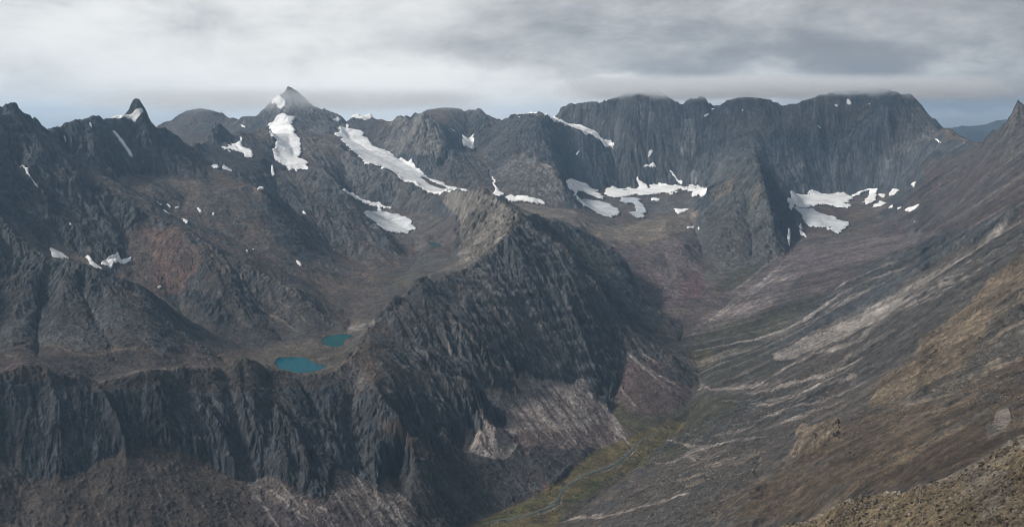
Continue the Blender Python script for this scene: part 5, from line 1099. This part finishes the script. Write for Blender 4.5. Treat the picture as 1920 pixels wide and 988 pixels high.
snow('snow_patch', 'small snow fleck under the jagged ridge top left of the tower', .0, q(*Z1, (498, 340), (514, 350), (520, 374), (506, 374)))
snow('snow_patch', 'left half of the snow pair on the rocks below the short dark crag', .0, q(*Z1, (1178, 576), (1220, 578), (1240, 590), (1225, 602), (1195, 592)))
snow('snow_patch', 'right pointed half of the snow pair on the rocks below the short dark crag', .0, q(*Z1, (1243, 592), (1258, 573), (1277, 590), (1307, 600), (1302, 612), (1265, 604)))
snow('snow_patch', 'thin snow fall in the cleft directly below the horn glacier toe', .0, q(*Z1, (1520, 575), (1532, 580), (1542, 630), (1530, 642), (1518, 632)))
snow('snow_patch', 'short snow couloir dropping from the ridge left of the horn', .0, q(*Z1, (1348, 333), (1362, 343), (1378, 368), (1366, 372)))
snow('snow_patch', 'longest snow streak in the gully under the left skyline peak', .0, q(*Z1, (103, 568), (122, 575), (152, 608), (162, 630), (192, 658), (216, 686), (205, 692), (178, 662), (152, 637), (128, 602)))
snow('snow_patch', 'short snow streak continuing below the long gully streak on the left', .0, q(*Z1, (223, 722), (245, 728), (252, 742), (237, 742)))
snow('snow_patch', 'thin snow sliver at the upper left edge of the brown bowl below the tower', .0, q(*Z1, (873, 788), (910, 793), (914, 805), (880, 799)))
snow('snow_patch', 'second snow sliver from the left along the top of the brown bowl', .0, q(*Z1, (928, 791), (950, 795), (965, 815), (950, 819)))
snow('snow_patch', 'curved snow crescent third from the left along the top of the brown bowl', .0, q(*Z1, (978, 816), (1010, 801), (1007, 814), (985, 822)))
snow('snow_patch', 'longer snow strip crossing the brown bowl below its upper slivers', .0, q(*Z1, (903, 823), (935, 836), (970, 858), (960, 868), (930, 852)))
snow('snow_patch', 'tiny snow link between two strips in the brown bowl', .0, q(*Z1, (968, 858), (1007, 875), (1000, 883)))
snow('snow_patch', 'lowest snow strip in the brown bowl, right of the tiny link', .0, q(*Z1, (1010, 878), (1035, 881), (1058, 900), (1050, 912), (1025, 897)))
snow('snow_patch', 'slanting snow patch at the right side of the brown bowl', .0, q(*Z1, (1103, 801), (1122, 815), (1139, 828), (1128, 841), (1113, 828)))
snow('snow_patch', 'blunt snow patch at the far right of the brown bowl', .0, q(*Z1, (1183, 839), (1207, 843), (1195, 861)))
snow('snow_patch', 'small flat snow patch under the cleft on the dark shelf', .0, q(*Z1, (1428, 703), (1492, 708), (1487, 722), (1465, 718)))
snow('snow_patch', 'thin snow strip in the trough behind the front left triangular spur', .0, q(*W0, (273, 220), (300, 213), (330, 230), (397, 262), (392, 270), (340, 252), (305, 244)))
snow('snow_patch', 'bright slanting snow tongue at the bottom of the scree chute on the left', .0, q(*W0, (473, 256), (490, 250), (530, 273), (575, 303), (597, 327), (570, 322), (520, 298)))
snow('snow_patch', 'wide pointed snow patch under the dark crag beside the reddish bowl', .0, q(*W0, (558, 278), (600, 266), (660, 260), (710, 256), (744, 248), (735, 267), (690, 284), (650, 292), (630, 304), (600, 294)))
snow('snow_patch', 'lone snow spot at the bottom of the reddish bowl', .0, q(*W0, (878, 422), (900, 410), (908, 420), (885, 430)))
snow('snow_patch', 'left of the two snow dots on the shelf above the long dark spur', .0, q(*W0, (1373, 210), (1394, 210), (1390, 232), (1378, 227)))
snow('snow_patch', 'right smaller snow dot on the shelf above the long dark spur', .0, q(*W0, (1410, 196), (1430, 198), (1424, 208)))
snow('snow_patch', 'teardrop snow patch under the dark craggy shelf right of the two dots', .0, q(*W0, (1658, 260), (1677, 270), (1697, 295), (1685, 301), (1663, 278)))
snow('snow_patch', 'snow strip in the upper gully beside the smooth grey dome ridge', .0, q(*W2, (353, 118), (398, 150), (385, 151), (358, 136)))
snow('snow_patch', 'snow streak lower down the same gully beside the smooth grey dome ridge', .0, q(*W2, (428, 183), (444, 205), (435, 209)))
snow('snow_patch', 'snow fleck on the left flank of the smooth grey dome ridge', .0, q(*W2, (253, 16), (287, 28), (280, 35), (260, 28)))
snow('snow_patch', 'tiny snow fleck in the dark crag above the trough strip', .0, q(*W0, (383, 70), (402, 80), (399, 97), (389, 90)))
snow('snow_patch', 'narrow snow couloir in the notch at the head of the longest glacier', .0, q(*Z2, (503, 333), (522, 345), (520, 370), (505, 364)))
snow('snow_patch', 'flat snow cap on the low summit right of the horn', .0, q(*Z2, (523, 312), (560, 292), (590, 297), (640, 287), (662, 312), (600, 320), (560, 320)))
snow('snow_patch', 'faint snow band low on the right shoulder of the horn', .0, q(*Z2, (418, 315), (460, 311), (484, 325), (450, 327)))
snow('snow_patch', 'thin snow rim on the rounded skyline summit left of the notch', .0, q(*Z3, (58, 287), (110, 278), (156, 274), (140, 286), (80, 294)))
snow('snow_patch', 'small snow fleck left of the rounded skyline summit', .0, q(*Z3, (28, 298), (80, 296), (40, 307)))
snow('snow_patch', 'vertical snow sliver in the middle of the big dark wall', .0, q(*Z3, (762, 507), (775, 488), (793, 489), (790, 502), (772, 542), (760, 540)))
snow('snow_patch', 'slanting snow ledge below the sliver in the big dark wall', .0, q(*Z3, (733, 602), (780, 580), (812, 573), (808, 593), (740, 609)))
snow('snow_patch', 'thin snow runnel slanting down to the band under the big wall', .0, q(*Z3, (875, 597), (902, 610), (932, 645), (958, 670), (952, 692), (922, 652)))
snow('snow_patch', 'upper of two snow flecks below the skyline notch of the big wall', .0, q(*Z3, (1098, 265), (1142, 261), (1137, 272)))
snow('snow_patch', 'lower of two snow flecks below the skyline notch of the big wall', .0, q(*Z3, (1070, 304), (1090, 291), (1110, 297), (1080, 312)))
snow('snow_patch', 'faint snow fleck under the cloud left of the top of the big wall', .0, q(*Z3, (1278, 268), (1295, 260), (1303, 271)))
snow('snow_patch', 'small snow fleck on the dark wall under the snow ramp', .0, q(*Z3, (353, 522), (376, 496), (384, 502), (365, 527)))
snow('snow_patch', 'small snow lens on grey rubble under the middle of the long snow band', .0, q(*Z3, (768, 758), (842, 759), (820, 772), (790, 770)))
snow('snow_patch', 'snow lens beside the tan moraine mound left of the pyramid', .0, q(*Z3, (903, 813), (950, 822), (1012, 816), (960, 840), (930, 847)))
snow('snow_patch', 'left of two small snow flecks on the pyramid scree', .0, q(*Z3, (973, 918), (1020, 912), (1030, 924), (990, 928)))
snow('snow_patch', 'right of two small snow flecks on the pyramid scree', .0, q(*Z3, (1035, 927), (1060, 928), (1045, 939)))
snow('snow_patch', 'short snow bar right of the net of snow strips', .1, q(*Z4, (1093, 733), (1142, 733), (1130, 752), (1100, 744)))
snow('snow_patch', 'ragged snow patch below the short bar right of the glacier shelf', .1, q(*Z4, (1098, 768), (1150, 788), (1120, 802), (1063, 814), (1070, 795), (1100, 785)))
snow('snow_patch', 'slanting snow patch climbing toward the brown slope right of the glacier shelf', .0, q(*Z4, (1148, 736), (1180, 713), (1222, 710), (1190, 740), (1160, 744)))
snow('snow_patch', 'highest small snow patch on the brown slope right of the glacier shelf', .0, q(*Z4, (1283, 680), (1312, 668), (1297, 697), (1285, 699)))
snow('snow_patch', 'first snow strip left in the lower row on the brown slope', .0, q(*Z4, (1138, 827), (1192, 798), (1180, 817)))
snow('snow_patch', 'middle snow strip in the lower row on the brown slope', .0, q(*Z4, (1193, 812), (1247, 793), (1220, 817)))
snow('snow_patch', 'forked right snow strip in the lower row on the brown slope', .0, q(*Z4, (1238, 822), (1290, 803), (1338, 783), (1320, 807), (1280, 843), (1263, 828)))
snow('snow_patch', 'lone snow fleck below the lower row on the brown slope', .0, q(*Z4, (1283, 910), (1314, 886), (1302, 907)))
snow('snow_patch', 'left snow patch just under the cloud on the big wall top', .0, q(*Z4, (838, 237), (860, 224), (877, 240)))
snow('snow_patch', 'hooked middle snow patch just under the cloud on the big wall top', .0, q(*Z4, (918, 203), (937, 208), (942, 225), (955, 234), (923, 242)))
snow('snow_patch', 'faint right snow patch just under the cloud on the big wall top', .0, q(*Z4, (1033, 228), (1062, 226), (1052, 236)))
snow('snow_patch', 'small snow fleck below the crack on the upper right wall', .0, q(*Z4, (750, 356), (777, 360), (784, 372), (763, 370)))
snow('snow_patch', 'thin snow streak on the right shoulder of the big wall', .0, q(*Z4, (1403, 406), (1440, 430), (1462, 452), (1433, 440)))
snow('snow_patch', 'upper right snow patch beside the dark side of the pyramid', .0, q(*Z4, (648, 903), (667, 908), (680, 937), (658, 927)))
snow('snow_patch', 'two-pronged snow patch low beside the dark side of the pyramid', .0, q(*Z4, (653, 938), (680, 948), (702, 974), (658, 967)))
snow('snow_patch', 'thin vertical snow streak along the dark foot of the pyramid', .0, q(*W4, (588, 98), (602, 105), (608, 160), (600, 203), (590, 172)))

def grid_blur(a, n):
    for _ in range(n):
        p = np.pad(a, 1, 'edge'); a = (p[:-2, 1:-1] + p[2:, 1:-1] + p[1:-1, :-2] + p[1:-1, 2:] + a) / 5
    return a

def snow_material(ice):
    m = bpy.data.materials.new('snow' if ice < .4 else 'glacier ice'); m.use_nodes = True; t = NT(m.node_tree)
    g = t.n('ShaderNodeNewGeometry'); P = g.outputs['Position']
    n = t.noise(P, .012, 7, .6); n2 = t.noise(t.vmath('MULTIPLY', P, (1, 1, 4)), .035, 6, .6, 1.0)
    c0 = [.86, .86, .86]; c1 = [.44, .49, .53]
    base = [c0[i] * (1 - ice) + c1[i] * ice for i in range(3)]
    dirt = (.30, .29, .285)
    f = t.ramp(t.math('ADD', t.math('MULTIPLY', n, .6), t.math('MULTIPLY', n2, .5)), .50 - .04 * ice, .68, 0, .45 + .4 * ice)
    c = t.mix(f, (*base, 1), (*dirt, 1))
    b = t.n('ShaderNodeBump', ins={'Height': n2, 'Strength': .5, 'Distance': 6.0})
    s_ = t.n('ShaderNodeBsdfPrincipled', ins={'Base Color': c, 'Roughness': .6, 'Specular IOR Level': .2, 'Normal': b.outputs[0]})
    t.n('ShaderNodeOutputMaterial', ins={'Surface': s_.outputs[0]})
    return m
SM = {}
def lay_many(e):
    name, label, ice, outl, holes, group = e
    big = name in ('glacier', 'snowfield')
    ms = [lay(raster_poly(o_, 1.0), 4.0 if big else 1.4) for o_ in outl]
    hs = [lay(raster_poly(o_, 1.0), 1.6) for o_ in holes]
    return ms, hs
with ThreadPoolExecutor(4) as ex: SL_ = list(ex.map(lay_many, SNOW))
def build_snow():
    for (name, label, ice, outl, holes, group), (ms, hs) in zip(SNOW, SL_):
        m = ms[0]
        if m is None: print('snow unseen', label); continue
        i0, i1, j0, j1, k = m
        k = k.copy()
        for h in hs:
            if h is None: continue
            a0, a1, b0, b1, kh = h
            r0, r1, c0, c1 = max(i0, a0), min(i1, a1), max(j0, b0), min(j1, b1)
            if r1 > r0 and c1 > c0: k[r0 - i0:r1 - i0, c0 - j0:c1 - j0] *= 1 - kh[r0 - a0:r1 - a0, c0 - b0:c1 - b0]
        if k.size == 0 or k.max() < .45: print('snow weak', label); continue
        P_ = np.pad(k, 3)
        i0p, j0p = max(i0 - 3, 0), max(j0 - 3, 0)
        s_ = (slice(i0p, min(i1 + 3, NR)), slice(j0p, min(j1 + 3, NC)))
        P_ = P_[(i0p - i0 + 3):(i0p - i0 + 3) + s_[0].stop - s_[0].start, (j0p - j0 + 3):(j0p - j0 + 3) + s_[1].stop - s_[1].start]
        big = name in ('glacier', 'snowfield')
        thick = grid_blur(P_, 6 if big else 2)
        unit = Y[s_] * .0016
        base = grid_blur(H[s_], 5 if big else 2)
        hs_ = np.maximum(base, H[s_] - 1.2 * unit) + (np.clip(P_ * 1.6 - .8, -1, .8) * .7 + thick * (.7 if big else .4)) * unit
        keep = P_ > .33
        fk = keep[:-1, :-1] & keep[1:, :-1] & keep[:-1, 1:] & keep[1:, 1:]
        if fk.sum() < 2: print('snow tiny', label); continue
        L_ = np.where(fk, np.arange(1, fk.size + 1).reshape(fk.shape), 0)
        while True:                                         # one patch = one connected sheet
            p = np.pad(L_, 1); n_ = np.maximum.reduce([p[1:-1, 1:-1], p[:-2, 1:-1], p[2:, 1:-1], p[1:-1, :-2], p[1:-1, 2:]]) * fk
            if (n_ == L_).all(): break
            L_ = n_
        ids, cn = np.unique(L_[L_ > 0], return_counts=True); fk = L_ == ids[cn.argmax()]
        ii, jj = np.nonzero(fk); W_ = P_.shape[1]
        f = np.stack([ii * W_ + jj, ii * W_ + jj + 1, (ii + 1) * W_ + jj + 1, (ii + 1) * W_ + jj], -1)
        used, inv = np.unique(f, return_inverse=True)
        PT = np.stack([X[s_], Y[s_], hs_], -1).reshape(-1, 3)[used]
        key = round(ice, 2)
        if key not in SM: SM[key] = snow_material(ice)
        o = build_mesh(name, PT, inv.reshape(f.shape), None, SM[key])
        tag(o, label, {'glacier': 'glacier', 'snowfield': 'snowfield', 'snow_patch': 'snow patch'}[name], {'snow_patch': 'snow patches lingering on the mountain walls', 'glacier': 'glaciers below the peaks', 'snowfield': 'snowfields at the foot of the walls'}[name])
build_snow()
print('snow', round(time.time() - T0, 1))

# river: shallow water ribbon laid in its gravel bed
def build_ribbon(name, label, centre, mat, rag=.6):
    ms = [lay(raster_line(p_, w_), rag) for p_, w_ in centre]
    K = np.zeros(S.shape, f4)
    for m in ms:
        if m is None: continue
        i0, i1, j0, j1, k = m; K[i0:i1, j0:j1] = np.maximum(K[i0:i1, j0:j1], k)
    keep = K > .36
    fk = keep[:-1, :-1] & keep[1:, :-1] & keep[:-1, 1:] & keep[1:, 1:]
    f = faces.reshape(NR - 1, NC - 1, 4)[fk]
    used, inv = np.unique(f, return_inverse=True)
    PT = PTS[used].copy(); PT[:, 2] = grid_blur(H, 1).ravel()[used] + .5 + .5 * K.ravel()[used]
    o = build_mesh(name, PT, inv.reshape(f.shape), None, mat); tag(o, label, None, None, 'structure')
RIVER = [([(1262, 790), (1240, 806), (1204, 826), (1190, 838), (1180, 852), (1155, 868), (1110, 887), (1065, 908), (1052, 922), (1046, 938), (1030, 950), (985, 968), (930, 976), (880, 990)], 2.0),
         ([(1184, 850), (1182, 858), (1166, 868), (1140, 878)], 1.3),
         ([(1046, 934), (1048, 944), (1020, 956)], 1.3)]
build_ribbon('river', 'pale grey-green river winding along the grassy valley floor', RIVER, water_material('river water', (78, 86, 80), .4))
#SNOW_END

# loose blocks strewn over the near ridge and the slope behind it
def rubble():
    rng = np.random.default_rng(7)
    base = np.array([(0, 0, 1), (.89, 0, .45), (.28, .85, .45), (-.72, .53, .45), (-.72, -.53, .45), (.28, -.85, .45), (.72, .53, -.45), (-.28, .85, -.45), (-.89, 0, -.45), (-.28, -.85, -.45), (.72, -.53, -.45), (0, 0, -1)], f4)
    tri = np.array([(0, 1, 2), (0, 2, 3), (0, 3, 4), (0, 4, 5), (0, 5, 1), (1, 6, 2), (2, 7, 3), (3, 8, 4), (4, 9, 5), (5, 10, 1), (6, 7, 2), (7, 8, 3), (8, 9, 4), (9, 10, 5), (10, 6, 1), (11, 7, 6), (11, 8, 7), (11, 9, 8), (11, 10, 9), (11, 6, 10)])
    XR, YR, HR = X.ravel(), Y.ravel(), H.ravel()
    sets = []
    for (v0, u0, y1, N_, smin, smax) in ((640, 1150, 2700, 20000, .00030, .0011), (800, 1440, 700, 9000, .00035, .0026), (360, -100, 5200, 22000, .00025, .0007)):
        cand = np.nonzero(((VM > v0) & (VM < 1000) & (UM[None] > u0) & (UM[None] < 2000) & VIS & (YM < y1) & ((SL < .62) | (YM < 700))).ravel())[0]
        cl = smooth(fbm(XR[cand], YR[cand], 60, 4, 901, .6), -.2, .6) + .25
        pk = rng.choice(cand, size=min(N_, len(cand)), replace=False, p=cl / cl.sum())
        sz = YR[pk] * smin * (smax / smin) ** (rng.random(len(pk)) ** 2.6)
        sets.append((pk, sz))
    pk = np.concatenate([a_ for a_, b_ in sets]); sz = np.concatenate([b_ for a_, b_ in sets]); N = len(pk)
    v = base[None] * (1 + rng.uniform(-.38, .38, (N, 12, 3))) * (sz[:, None, None] * np.array([1, 1, .8]) * rng.uniform(.6, 1.35, (N, 1, 3)))
    an = rng.uniform(0, 6.28, N); ca, sa = np.cos(an)[:, None], np.sin(an)[:, None]
    v = np.stack([v[..., 0] * ca - v[..., 1] * sa + XR[pk][:, None], v[..., 0] * sa + v[..., 1] * ca + YR[pk][:, None], v[..., 2] + (HR[pk] + sz * .2)[:, None]], -1)
    T = (tri[None] + (np.arange(N) * 12)[:, None, None]).reshape(-1, 3)
    g = np.where(rng.random(N) < .35, rng.uniform(.03, .07, N), rng.uniform(.10, .24, N)) * np.where(YR[pk] > 2600, .75, 1)
    C_ = np.repeat(np.stack([g * 1.12, g * .97, g * .80, np.ones(N)], -1), 12, 0)
    me = bpy.data.meshes.new('rubble')
    me.vertices.add(N * 12); me.vertices.foreach_set('co', v.astype(f4).ravel())
    me.loops.add(T.size); me.loops.foreach_set('vertex_index', T.astype(np.int32).ravel())
    me.polygons.add(len(T)); me.polygons.foreach_set('loop_start', np.arange(0, T.size, 3, dtype=np.int32)); me.update(calc_edges=True)
    at = me.color_attributes.new('albedo', 'FLOAT_COLOR', 'POINT'); at.data.foreach_set('color', C_.astype(f4).ravel())
    me.materials.append(MG); o = bpy.data.objects.new('rubble', me); col.objects.link(o)
    tag(o, 'loose pale and dark stones strewn over the slopes and the near ridge', 'rubble', None, 'stuff')
rubble()

# ------------------------------------------------------------------ haze
def haze():
    import bmesh
    bm = bmesh.new(); bmesh.ops.create_cube(bm, size=1.0)
    top, bot = 560.0, float(H.min()) - 40
    for v in bm.verts: v.co = (v.co.x * 52000, v.co.y * 50000, (top + bot) / 2 + v.co.z * (top - bot))
    me = bpy.data.meshes.new('haze'); bm.to_mesh(me); bm.free()
    o = bpy.data.objects.new('haze', me); col.objects.link(o); o['kind'] = 'stuff'
    m = bpy.data.materials.new('haze'); m.use_nodes = True; t = NT(m.node_tree)
    v = t.n('ShaderNodeVolumePrincipled', ins={'Color': (.44, .70, 1.0, 1), 'Density': 3.7e-5, 'Anisotropy': .3})
    t.n('ShaderNodeOutputMaterial', ins={'Volume': v.outputs[0]})
    me.materials.append(m)
haze()
def mist(label, lo, hi, base, rise, dens, scale, thr, seed, cx_w=None):
    """one bank of low cloud clinging to the summits: lo/hi = box corners, base = height of its underside"""
    import bmesh
    bm = bmesh.new(); bmesh.ops.create_icosphere(bm, subdivisions=4, radius=1.0)
    c_ = [(a + b) / 2 for a, b in zip(lo, hi)]; r_ = [(b - a) / 2 for a, b in zip(lo, hi)]
    for v in bm.verts:
        v.co = [math.copysign(abs(k) ** .55, k) for k in v.co]
        v.co = (v.co.x * r_[0], v.co.y * r_[1], v.co.z * r_[2])
    me = bpy.data.meshes.new('mist'); bm.to_mesh(me); bm.free()
    o = bpy.data.objects.new('mist', me); col.objects.link(o); o.location = c_
    tag(o, label, 'mist', None, 'stuff')
    m = bpy.data.materials.new('mist'); m.use_nodes = True; t = NT(m.node_tree)
    O = t.n('ShaderNodeTexCoord').outputs['Object']
    sp = t.n('ShaderNodeSeparateXYZ', ins={0: O}).outputs
    n = t.noise(t.vmath('ADD', t.vmath('MULTIPLY', O, (1, 1, 1.6)), (seed * 1000., 0, 0)), scale, 5, .6, .3)
    # fades towards every side of the bank
    q2 = t.math('ADD', t.math('POWER', t.math('ABSOLUTE', t.math('DIVIDE', sp[0], r_[0])), 3.0), t.math('POWER', t.math('ABSOLUTE', t.math('DIVIDE', sp[1], r_[1])), 3.0))
    edge = t.ramp(t.math('ADD', q2, t.math('MULTIPLY', t.math('SUBTRACT', n, .5), 1.6)), 1.0, .35)
    z_ = t.math('ADD', sp[2], t.math('MULTIPLY', t.math('SUBTRACT', n, .5), -340.0))
    up_ = t.ramp(z_, base - c_[2], base - c_[2] + rise)
    top_ = t.ramp(sp[2], r_[2] * .95, r_[2] * .1)
    d = t.math('MULTIPLY', t.math('MULTIPLY', t.math('MULTIPLY', edge, up_), t.math('MULTIPLY', top_, t.ramp(n, thr - .12, thr + .12))), dens)
    vv = t.n('ShaderNodeVolumePrincipled', ins={'Color': (.97, .98, 1, 1), 'Density': d, 'Anisotropy': .35})
    t.n('ShaderNodeOutputMaterial', ins={'Volume': vv.outputs[0]})
    me.materials.append(m)
mist('grey cloud bank sitting on the top of the big dark wall', (300, 6150, 140), (4000, 7700, 420), 222, 70, .010, .0034, .42, 1)
mist('thin pale veil of mist around the shoulders of the tall horn', (-3400, 6100, 0), (-100, 7600, 330), 90, 200, .0032, .0018, .42, 2)
print('script', round(time.time() - T0, 1), len(PTS))
